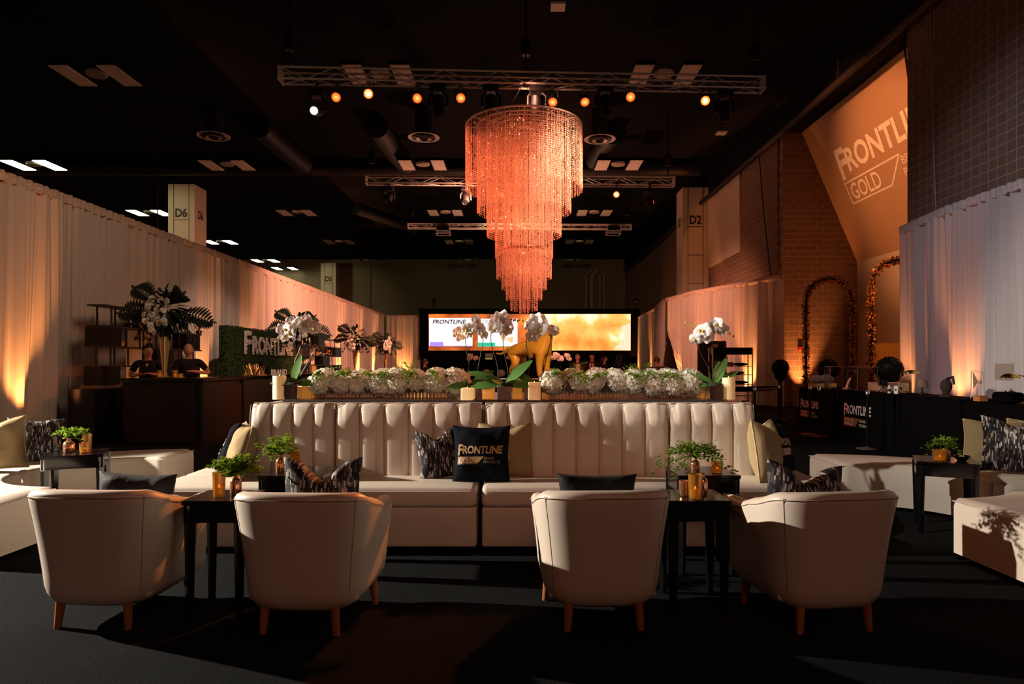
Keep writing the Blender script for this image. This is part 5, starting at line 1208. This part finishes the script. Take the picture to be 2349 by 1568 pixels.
SPRAYB = OB
def tall(label, loc, seed, s=1.0, monsteras=4):
    rnd = random.Random(seed); t = thing('tall_arrangement', label, 'flower arrangement', loc, rnd.uniform(-.1, .1), 'tall bar arrangements'); h = .74 * s
    m = MB(); m.lathe([(.10, 0), (.11, .012), (.045, .05), (.035, .10), (.05, .25 * s), (.075, .5 * s), (.10, h), (.088, h), (.06, .5 * s), (.001, .3 * s)], 20); m.build('trumpet_vase', mat('gold_vase', (.62, .42, .18), .3, metal=.6), t)
    m = MB(); top = Vector((0, 0, h + .46 * s))
    for k in range(420):
        d = Vector((rnd.gauss(0, 1), rnd.gauss(0, .8), rnd.gauss(0, .9))).normalized(); r = rnd.uniform(.12, .42) * s; p = top + Vector((d.x * r * 1.1, d.y * r * .8, d.z * r * .95))
        m.leaf(p, d + Vector((0, 0, -.35)), (rnd.uniform(-.3, .3), rnd.uniform(-.3, .3), 1), rnd.uniform(.10, .20) * s, rnd.uniform(.04, .08) * s, .3, 3)
    m.build('foliage', DARKLEAF, t)
    m = MB()
    for k in range(12):
        a = rnd.uniform(0, 6.3); pts = [top + Vector((math.cos(a) * (.15 + .35 * q / 5), math.sin(a) * (.12 + .25 * q / 5), -.1 - .36 * (q / 5) ** 1.6)) * s for q in range(6)]; m.tube(pts, .004, 4)
        for q in range(1, 6):
            for _ in range(4): m.leaf(pts[q], (rnd.uniform(-1, 1), rnd.uniform(-1, 1), rnd.uniform(-1, .3)), (0, 0, 1), .09 * s, .03 * s, .2, 3)
    m.build('trailing_greens', DARKLEAF, t)
    for (dx, dz, L) in ((-.75, .75, .62), (-.95, .12, .60), (.9, -.05, .62), (.55, .62, .40))[:monsteras]:
        m = MB(); d = Vector((dx, rnd.uniform(-.3, .3), dz)).normalized(); p0 = top + d * .2 * s; dr = Vector((0, 0, -1)); mid = [p0 + d * L * s * q / 12 + dr * .16 * s * (q / 12) ** 2 for q in range(13)]
        m.tube(mid, .006, 4); up = Vector((0, -1, .3)); sd = d.cross(up).normalized()
        for q in range(1, 12):
            w = math.sin(PI * q / 12.5) * .20 * s
            for sg in (-1, 1): m.leaf(mid[q], sd * sg + d * .55, up, w * 1.25, .055 * s, .25, 4)
        m.leaf(mid[-2], d, up, .12 * s, .05 * s, .2, 3); m.build('palm_leaf', DARKLEAF, t)
    for k in range(5):
        st = MB(); a = rnd.uniform(-1.2, 1.2) - PI / 2; base = top + Vector((rnd.uniform(-.08, .28), -.26, rnd.uniform(.0, .28))) * s; pts = [base + Vector((.05 * math.cos(a), -.03 * q, -.085 * q)) * s for q in range(6)]; st.tube(pts, .004, 4); so = st.build('orchid_spray', STEM, t)
        for q in range(6):
            o = OB.copy(); C.objects.link(o); o.parent = so; o.location = pts[q] + Vector((rnd.uniform(-.05, .05), -.03, rnd.uniform(-.03, .03))); o.scale = (1.25 * s,) * 3; o.rotation_euler = (rnd.uniform(-.5, .4), rnd.uniform(-1, 1), rnd.uniform(-.8, .8))
    return t
tall('tallest dark palm and white orchid arrangement on the near bar end', (-6.40, 12.38, 1.21), 41, 1.0)
tall('tall dark arrangement in front of the hedge wall lettering', (-5.95, 18.6, 1.21), 42, 1.02)
tall('tall leafy arrangement right of the far shelf unit', (-5.95, 25.0, 1.21), 43, 1.0, 3)
tall('farthest tall arrangement near the end of the left drape', (-5.95, 30.9, 1.21), 44, 1.0, 3)

# ------------------------------------------------------------------ pink dressed tables between the ledge and the screen
def pinkfl(t, c, r, n, seed, M=PINKP):
    for k in range(n):
        rnd = random.Random(seed + k); o = BL[k % 3].copy(); C.objects.link(o); o.parent = t; o.location = (c[0] + rnd.uniform(-r, r), c[1] + rnd.uniform(-r, r) * .5, c[2] + rnd.uniform(-.04, .08)); o.scale = (.8,) * 3; o.name = 'flower_head'
for px, Y, lb, sd in ((1035, 15.5, 'table of blush flowers left of the gold dog', 61), (1128, 17.5, 'table of blush flowers under the gold dog tail', 62), (1275, 16.0, 'table of blush flowers right of the gold dog', 63)):
    x = (px - 1187) * Y / 1566; t = thing('cocktail_table', lb, 'table', (x, Y, 0), 0, 'blush flower tables')
    m = MB(); m.lathe([(.26, 0), (.26, .02), (.04, .05), (.035, 1.04), (.38, 1.06), (.38, 1.09), (.001, 1.09)], 24); m.build('table_stand', BLACK, t)
    m = MB(); m.lathe([(.39, .80), (.385, 1.0), (.383, 1.10), (.001, 1.102)], 28, cap=False); m.build('blush_cloth', mat('blush_cloth', (.55, .24, .20), .85), t); pinkfl(t, (0, 0, 1.2), .24, 7, sd * 10)
for px, py, Y, lb, n in ((1088, 845, 19, 'pale pink orchid behind the left centre orchid', 8), (1180, 835, 22, 'pale orchid under the gold dog', 8), (1253, 845, 20, 'pale orchid just right of the gold dog', 8), (1283, 848, 18, 'white orchid left of the suited men', 9), (1304, 848, 18.9, 'white orchid nearest the suited men', 9)):
    x = (px - 1187) * Y / 1566; t = thing('orchid_stand', lb, 'orchid', (x, Y, 0), 0, 'distant orchids'); rnd = random.Random(px)
    m = MB(); m.lathe([(.16, 0), (.16, .02), (.02, .04), (.02, 1.0), (.10, 1.02), (.12, 1.14), (.001, 1.12)], 16); m.build('stand', BLACK, t)
    m = MB(); pts = [(0, 0, 1.12), (.03, 0, 1.4), (0, 0, 1.62), (-.12, 0, 1.66), (-.22, 0, 1.58)]; m.tube(pts, .007, 5); m.build('flower_stem', STEM, t)
    for k in range(n):
        f = rnd.random(); o = OB.copy(); C.objects.link(o); o.parent = t; o.location = (-.26 * f + .05, rnd.uniform(-.06, .02), 1.62 + .05 * math.sin(f * 3) + rnd.uniform(-.06, .05)); o.scale = (1.4,) * 3; o.rotation_euler = (rnd.uniform(-.4, .3), rnd.uniform(-1, 1), rnd.uniform(-.8, .8))
t = thing('lounge_sofa', 'low white lounge sofa seen beyond the left centre orchid', 'sofa', ((1055 - 1187) * 21 / 1566, 21, 0)); m = MB(); m.rbox((0, .3, .6), (1.9, .2, 1.2), .05, 3); m.build('backrest', LEATHER, t); m = MB(); m.rbox((0, -.1, .25), (1.9, .7, .45), .05, 3); m.build('seat', LEATHER, t)

# ------------------------------------------------------------------ right: clothed tables, banners, stanchions, topiaries, arches, shelf
TX = 6.46
def cloth_table(label, y0, y1, z=.94, logo_=False):
    t = thing('clothed_table', label, 'table', (TX, y1, 0), 0, 'black clothed tables'); L = y1 - y0; rows = []; rnd = random.Random(int(y0 * 10))
    ph = rnd.uniform(0, 6)
    loop = [(0, -s * L / 20) for s in range(20)] + [(s * .75 / 6, -L) for s in range(6)] + [(.75, -L + s * L / 20) for s in range(20)] + [(.75 - s * .75 / 6, 0) for s in range(7)]
    m = MB(); n = len(loop)
    for z_, e in ((.01, .035), (z * .5, .018), (z - .02, .0), (z, -.012)):
        rows.append([(x + (e + .012 * math.sin(i * 1.9 + ph) * (1 - z_ / z)) * (-1 if i < 20 else (1 if 26 <= i < 46 else 0)), y + (e * (-1 if 20 <= i < 26 else (1 if i >= 46 else 0))), z_) for i, (x, y) in enumerate(loop)])
    m.grid(rows, False); m.add(rows[-1], [tuple(range(n))]); m.build('cloth', BLACKCLOTH, t, ang=50)
    if logo_:
        m = MB(); m.box((-.05, -L / 2, z / 2 + .005), (.012, L - .16, z - .03)); m.build('banner', BLACKCLOTH, t, smooth=False)
        w = L * .50; fn = lambda u, v, nm: (-.060 - (.001 if nm in ('wordmark', 'flag') else .003), -L * .5 + .3 + w * .5 - u * w, .50 + v * w)
        lay(t, LOGO, fn, dict(wordmark=mat('banner_white', (.80, .70, .66), .6), flag=mat('banner_gold', (.22, .08, .02), .6), caption=TEXTPALE, small_print=TEXTPALE))
    return t
cloth_table('black clothed table with printed banner, farthest of the row at right', 13.75, 15.6, .94, True)
cloth_table('black clothed table with printed banner behind the nearest stanchion', 11.55, 13.6, .94, True)
cloth_table('plain black clothed table right of the two banners', 9.95, 11.45, .94)
cloth_table('plain black clothed table nearest the camera at right', 8.6, 9.9, .92)
def stanchion(label, px, Y):
    x = (px - 1187) * Y / 1566; t = thing('stanchion', label, 'stanchion', (x, Y, 0), 0, 'belt stanchions')
    m = MB(); m.lathe([(.17, 0), (.175, .012), (.16, .02), (.03, .035), (.03, .04)], 24); m.build('base', mat('pewter', (.30, .22, .20), .3, metal=.6), t)
    m = MB(); m.tube([(0, 0, .03), (0, 0, .93)], .025, 12); m.build('post', BLACKL, t)
    m = MB(); m.lathe([(.03, .90), (.034, .92), (.034, 1.0), (.028, 1.01), (.001, 1.012)], 14); m.build('cap', CHROME, t); return Vector((x, Y, .95))
S1 = stanchion('nearest belt stanchion with round base before the banners', 1990, 11.75); S2 = stanchion('belt stanchion in front of the far banner, left one', 1858, 14.15); S3 = stanchion('belt stanchion in front of the far banner, right one', 1879, 13.7)
S4 = stanchion('belt stanchion left of the round topiary', 1786, 14.6); S5 = stanchion('belt stanchion just right of the banquette end', 1731, 13.4); S6 = stanchion('belt stanchion hidden behind the right orchid pot', 1640, 13.5)
for a, b, lb in ((S5, S4, 'black belt between the two left stanchions, upper'), (S6, S5, 'black belt behind the right orchid pot'), (S6 + Vector((0, .8, .02)), S4 + Vector((0, .05, .02)), 'long black belt across the display shelf foot')):
    m = MB(); n = (b - a).normalized(); m.tube([a, (a + b) / 2 + Vector((0, 0, -.01)), b], .028, 4); tag(m.build('belt', BLACK), lb, 'belt', 'stanchion belts')
def topiary(label, px, py, r, Y, zb):
    p = at(px, py, Y); t = thing('topiary', label, 'topiary', (p.x, Y, 0), 0, 'round topiaries'); zc = p.z; rnd = random.Random(px)
    m = MB(); m.lathe([(.16, 0), (.16, .05), (.07, .12), (.05, .3), (.05, zc - r - .30), (.035, zc - r - .22), (.06, zc - r - .14), (.13, zc - r - .05), (.15, zc - r + .0), (.12, zc - r + .03)], 20); m.build('urn', BLACK, t)
    m = MB(); m.ball((0, 0, zc), r * .97, 24, 16); m.build('core', DARKLEAF, t); m = MB()
    for k in range(1500):
        d = Vector((rnd.gauss(0, 1), rnd.gauss(0, 1), rnd.gauss(0, 1))).normalized(); m.leaf(Vector((0, 0, zc)) + d * r * .96, d * .5 + Vector((rnd.uniform(-1, 1), rnd.uniform(-1, 1), rnd.uniform(-1, 1))), (0, 0, 1), .035, .03, .2, 2)
    stuff(m.build('leaves', DARKLEAF, t))
topiary('dark round topiary on an urn, leftmost of three', 1790, 843, .20, 17.2, 1); topiary('dark round topiary behind the clear boxes, middle of three', 1901, 846, .25, 17.4, 1); topiary('dark round topiary by the grey drape, largest of three', 2040, 848, .29, 15.2, 1)
def arch(label, x0, x1, Y, zt, seed):
    rnd = random.Random(seed); t = thing('flower_arch', label, 'arch', ((x0 + x1) / 2, Y, 0), 0, 'gold flower arches'); w = (x1 - x0) / 2; pts = []
    for k in range(41):
        f = k / 40
        if f < .36: pts.append((-w, 0, f / .36 * (zt - w)))
        elif f > .64: pts.append((w, 0, (1 - f) / .36 * (zt - w)))
        else: a = PI - (f - .36) / .28 * PI; pts.append((w * math.cos(a), 0, zt - w + w * math.sin(a)))
    m = MB(); m.tube(pts, .05, 8); m.build('frame', BLACK, t); m = MB(); m2 = MB()
    for i in range(3000):
        f = rnd.random() * 39.99; k = int(f); p = Vector(pts[k]).lerp(Vector(pts[k + 1]), f - k); d = Vector((rnd.uniform(-1, 1), rnd.uniform(-1, 1), rnd.uniform(-1, 1))).normalized(); (m if i % 3 else m2).leaf(p + d * .08, d + Vector((0, 0, .3)), (rnd.uniform(-1, 1), 0, 1), rnd.uniform(.05, .095), .055, .3, 2)
    stuff(m.build('gold_leaves', GOLDLEAF, t)); stuff(m2.build('dark_leaves', mat('bronze_leaf', (.09, .045, .015), .5), t))
arch('gold leafy arch in front of the brick return', 9.38, 10.90, 22.2, 4.25, 71); arch('nearer gold leafy arch cut by the grey drape', 9.95, 11.55, 19.2, 4.40, 72)
t = thing('yellow_board', 'plain yellow board leaning in the alcove behind the second arch', 'board', (11.2, 20.6, 0), R(0)); m = MB(); m.box((0, 0, 1.05), (1.15, .05, 2.1)); m.build('board_panel', mat('yellow_board_paint', (.70, .40, .10), .7), t, smooth=False)
t = thing('fire_alarm', 'small red fire alarm box on the brick return wall', 'alarm', at(1836, 800, 23.66)); m = MB(); m.box((0, 0, 0), (.16, .06, .14)); m.build('case', mat('alarm_red', (.6, .02, .015), .4), t, bevel=.01); m = MB(); m.box((0, -.032, -.03), (.12, .006, .05)); m.build('lens', glow('alarm_lens', (1, .10, .05), .6), t)

# things on the clothed tables
def ong(px, Y): return ((px - 1187) * Y / 1566, Y, .945)
t = thing('flower_box', 'low box of white hydrangeas on the far clothed table', 'flower arrangement', (6.75, 15.1, .942)); m = MB(); m.box((0, 0, .05), (.5, .3, .10)); m.build('box', GOLD, t, bevel=.004)
for k in range(8):
    o = BL[k % 3].copy(); C.objects.link(o); o.parent = t; o.name = 'hydrangea_bloom'; rnd = random.Random(k + 90); o.location = (-.2 + .055 * k + rnd.uniform(-.02, .02), rnd.uniform(-.1, .1), .16 + rnd.uniform(-.02, .05)); o.scale = (.8,) * 3
ACR = mat('clear_acrylic', (.9, .85, .8), .05, spec=.5, trans=1.0, ior=1.1)
for x, y, w, h, lb, M in ((6.62, 14.3, .26, .47, 'smaller framed clear display box in front of the topiary', ACR), (7.02, 13.9, .40, .46, 'larger clear display box beside the necklace bust', ACR)):
    t = thing('display_box', lb, 'display box', (x, y, .942), 0, 'clear display boxes'); m = MB()
    for a in (-1, 1):
        m.box((a * w / 2, 0, h / 2), (.006, w, h)); m.box((0, a * w / 2, h / 2), (w, .006, h))
    m.build('panes', M, t, smooth=False); m = MB()
    for a in (-1, 1):
        for b in (-1, 1): m.tube([(a * w / 2, b * w / 2, 0), (a * w / 2, b * w / 2, h)], .005, 4); m.tube([(-w / 2, b * w / 2, (a + 1) / 2 * h), (w / 2, b * w / 2, (a + 1) / 2 * h)], .005, 4); m.tube([(b * w / 2, -w / 2, (a + 1) / 2 * h), (b * w / 2, w / 2, (a + 1) / 2 * h)], .005, 4)
    m.build('edges', mat('acrylic_edge', (.6, .45, .36), .3), t)
t = thing('necklace_bust', 'white curved necklace bust between the clear boxes', 'jewellery stand', (6.78, 14.05, .942), rot=(0, 0, R(-20))); m = MB(); rows = []
for i in range(9):
    f = i / 8; w = .11 * (1 - .55 * f) + .01; rows.append([(.16 * f ** 1.6 + .02 * math.cos(q) * 0, w * math.sin(q) * 1.0, .06 + .34 * f) if False else (.17 * f ** 1.5 + .03 * math.cos(q), w * math.sin(q), .03 + .36 * f) for q in [2 * PI * k / 12 for k in range(12)]])
m.grid(rows, True); m.build('bust', WHITE, t); m = MB(); m.lathe([(.08, 0), (.08, .03), (.001, .035)], 16); m.build('foot', WHITE, t)
t = thing('wooden_crate', 'pale wooden crate on the second clothed table', 'crate', (7.0, 12.9, .942)); m = MB(); m.box((0, 0, .012), (.44, .62, .02)); m.build('bottom', mat('pale_wood', (.62, .40, .24), .7, noise=(7, (.50, .30, .17), (1, .15, 1))), t, smooth=False)
for k, (c, d) in enumerate((((-.21, 0, .09), (.02, .62, .16)), ((.21, 0, .09), (.02, .62, .16)), ((0, -.30, .09), (.40, .02, .16)), ((0, .30, .09), (.40, .02, .16)))):
    m = MB(); m.box(c, d); m.build('side', t.children[0].data.materials[0], t, smooth=False)
def desk_lamp(label, loc, rz, h=.42):
    t = thing('desk_lamp', label, 'lamp', loc, rz, 'brass desk lamps'); m = MB(); m.lathe([(.085, 0), (.09, .01), (.06, .025), (.02, .04), (.02, .07), (.03, .09), (.012, .11)], 20); m.build('base', BRASS, t)
    m = MB(); m.tube([(0, 0, .08), (0, 0, h), (-.03, 0, h + .015), (-.10, 0, h + .03)], .009, 8); m.build('stem', BRASS, t)
    m = MB(); rows = [[(-.20 + .13 * math.cos(a) * s, .075 * math.sin(a) * s, h + .055 - .07 * (1 - math.sqrt(max(1 - s * s, 0)))) for a in [2 * PI * k / 18 for k in range(18)]] for s in (.02, .3, .6, .85, .97, 1.0)]; m.grid(rows, True); m.build('shade', BRASS, t)
desk_lamp('tall brass desk lamp near the right edge of the photo', (6.70, 9.0, .925), 0, .36); desk_lamp('small brass lamp in front of the largest topiary', (6.85, 12.2, .942), R(180), .36)
rnd = random.Random(4)
for x, y, lb, nm, cat, w in ((7.0, 11.2, 'beige cloth hat on a stand by the largest topiary', 'hat_stand', 'hat', .0), ):
    t = thing(nm, lb, cat, (x, y + .6, .942)); m = MB(); m.lathe([(.10, .12), (.105, .13), (.085, .15), (.078, .21), (.05, .255), (.001, .265)], 18); m.build('hat', mat('beige_felt', (.20, .11, .08), .9), t); m = MB(); m.lathe([(.09, 0), (.09, .015), (.015, .03), (.015, .12)], 14); m.build('stand', BLACK, t)
t = thing('photo_camera', 'small dark camera on a tripod grip on the second clothed table', 'camera', (6.72, 12.55, .942)); m = MB(); m.rbox((0, 0, .17), (.10, .16, .10), .015, 2); m.lathe([(.0, -.02), (.035, -.02), (.035, .07), (.0, .07)], 14, (-.06, 0, .17)); m.build('camera_body', BLACK, t); m = MB()
for k in range(3): a = k * 2.09; m.tube([(0, 0, .12), (.08 * math.cos(a), .08 * math.sin(a), 0)], .008, 5)
m.build('tripod_legs', BLACK, t)
t = thing('bust_dummy', 'dark round head form beside a folded paper on the third table', 'head form', (6.75, 10.75, .942)); m = MB(); m.ball((0, 0, .17), (.08, .10, .11), 16, 10); m.lathe([(.10, 0), (.10, .02), (.05, .05), (.05, .1)], 16); m.build('head', mat('brown_felt', (.035, .018, .014), .9), t); m = MB(); m.tube([(0, -.02, .28), (.02, -.14, .32), (.02, -.16, .2)], .02, 6); m.build('strap', BLACK, t)
t = thing('metal_stand', 'thin angled metal stand with a hanging tag on the third table', 'stand', (6.85, 10.2, .942)); m = MB(); m.tube([(0, .12, 0), (0, .10, .42), (0, -.14, .40), (0, -.19, 0)], .007, 5); m.build('frame', ALU, t); m = MB(); m.add([(0, .07, .40), (0, -.04, .26), (0, .06, .14), (.004, .07, .40), (.004, -.04, .26), (.004, .06, .14)], [(0, 1, 2), (5, 4, 3)]); m.build('tag', mat('brown_paper', (.30, .17, .13), .8), t, smooth=False)
t = thing('clear_sign', 'clear acrylic sign holder behind the tall brass lamp', 'sign holder', (6.95, 9.75, .925)); m = MB(); m.box((0, 0, .42), (.012, .36, .24)); m.build('panel', mat('frosted_acrylic', (.55, .48, .44), .3, trans=.6), t); m = MB()
for b in (-.19, .19): m.tube([(0, b, 0), (0, b, .56)], .006, 5)
m.build('posts', ALU, t)
t = thing('small_sign', 'small rose square sign on a post right of the tall brass lamp', 'sign', (7.05, 9.05, .925)); m = MB(); m.box((0, 0, .36), (.012, .17, .20)); m.build('sign_panel', mat('rose_card', (.30, .15, .13), .7), t); m = MB(); m.tube([(0, .1, 0), (0, .1, .46)], .006, 5); m.lathe([(.05, 0), (.05, .01)], 12, (0, .1, 0)); m.build('post', ALU, t)
t = thing('bag', 'black shaggy bag on the nearest clothed table', 'bag', (6.72, 9.35, .925)); m = MB(); m.rbox((0, 0, .075), (.24, .36, .15), .05, 3); m.build('bag_body', BLACKCLOTH, t); m = MB()
for k in range(160): d = Vector((rnd.uniform(-1, 1), rnd.uniform(-1, 1), rnd.uniform(0, 1))).normalized(); m.leaf(Vector((d.x * .11, d.y * .16, .06 + d.z * .09)), d, (0, 0, 1), .06, .015, .3, 2)
stuff(m.build('fringe', BLACKCLOTH, t))
t = thing('orange_box', 'small orange box on the nearest clothed table', 'box', (6.66, 9.82, .925)); m = MB(); m.box((0, 0, .035), (.12, .14, .07)); m.build('carton', mat('orange_card', (.55, .20, .06), .7), t, bevel=.003); m = MB(); m.box((.0, 0, .0725), (.125, .145, .012)); m.build('lid', mat('orange_lid', (.40, .14, .04), .7), t, bevel=.003)
t = thing('small_bottle', 'small white bottle on the second clothed table below the brass lamp', 'bottle', (6.62, 12.15, .942)); m = MB(); m.lathe([(.03, 0), (.03, .10), (.012, .13), (.012, .15), (.001, .152)], 14); m.build('bottle_body', WHITE, t); m = MB(); m.lathe([(.0305, .03), (.0305, .08)], 14, cap=False); m.build('bottle_label', TEXTDARK, t)
t = thing('notice_card', 'small white card standing beside the camera on the second table', 'card', (6.60, 11.9, .942)); m = MB(); m.box((0, 0, .07), (.012, .11, .14)); m.build('card_face', WHITE, t); m = MB(); m.box((-.007, 0, .07), (.002, .05, .03)); m.build('card_mark', TEXTDARK, t)

# display shelf with black header and hedge panel, right of centre
sx_, sy_ = 6.55, 21.0
t = thing('display_shelf', 'slim metal display shelf with black header right of the right orchid', 'shelf', (sx_, sy_, 0)); m = MB(); m.box((0, 0, 1.86), (1.22, .40, .20)); m.build('black_header', BLACK, t, smooth=False)
for a in (-.61, .61):
    for b in (-.2, .2): m = MB(); m.box((a, b, .98), (.03, .03, 1.96)); m.build('post', COPPER, t, smooth=False)
for z in (.5, .85, 1.14, 1.40, 1.965): m = MB(); m.box((0, 0, z), (1.22, .4, .018)); m.build('shelf_board', DARKWOOD, t, smooth=False)
for x, z, w, h, lb, M in ((-.50, 1.41, .16, .15, 'peach carton at the left of the display shelf', PINKP), (-.32, 1.41, .16, .13, 'white carton beside the peach one on the display shelf', WHITE), (-.05, 1.41, .20, .12, 'orange carton in the middle of the display shelf', mat('peach_card', (.60, .24, .12), .7)), (-.5, 1.98, .14, .10, 'cream carton on top of the display shelf', WHITE)):
    q = thing('carton', lb, 'box', (sx_ + x, sy_ - .05, z), 0, 'cartons on the display shelf'); m = MB(); m.box((0, 0, h / 2), (w, .16, h)); m.build('carton_body', M, q, bevel=.003); m = MB(); m.box((0, -.082, h * .5), (w * .6, .004, h * .25)); m.build('carton_print', TEXTGREY, q, smooth=False)
for x, z, lb in ((.30, 1.41, 'dark folded garment on the upper board of the display shelf'), (.30, .86, 'dark folded garment on the low board of the display shelf'), (.2, 1.15, 'dark heap on the middle board of the display shelf')):
    m = MB(); m.ball((0, 0, .05), (.24, .16, .05), 14, 8); q = m.build('folded_garment', BLACKCLOTH, loc=(sx_ + x, sy_, z)); tag(q, lb, 'garment', 'folded garments')
hp = thing('hedge_panel', 'green hedge panel behind the black topped display shelf', 'hedge panel', (6.35, 22.3, 0)); m = MB(); m.box((0, 0, 1.12), (.92, .16, 2.2)); m.build('panel', HEDGE, hp, bevel=.03); m = MB(); rn = random.Random(12)
for k in range(1300):
    x = rn.uniform(-.46, .46); z = rn.uniform(.7, 2.22); d = Vector((rn.uniform(-1, 1), -rn.uniform(.1, 1), rn.uniform(-.5, 1))).normalized(); m.leaf((x, -.08, z), d, (0, 0, 1), .05, .03, .2, 2)
stuff(m.build('hedge_leaves', mat('bright_boxwood', (.10, .19, .03), .8), hp, smooth=False))
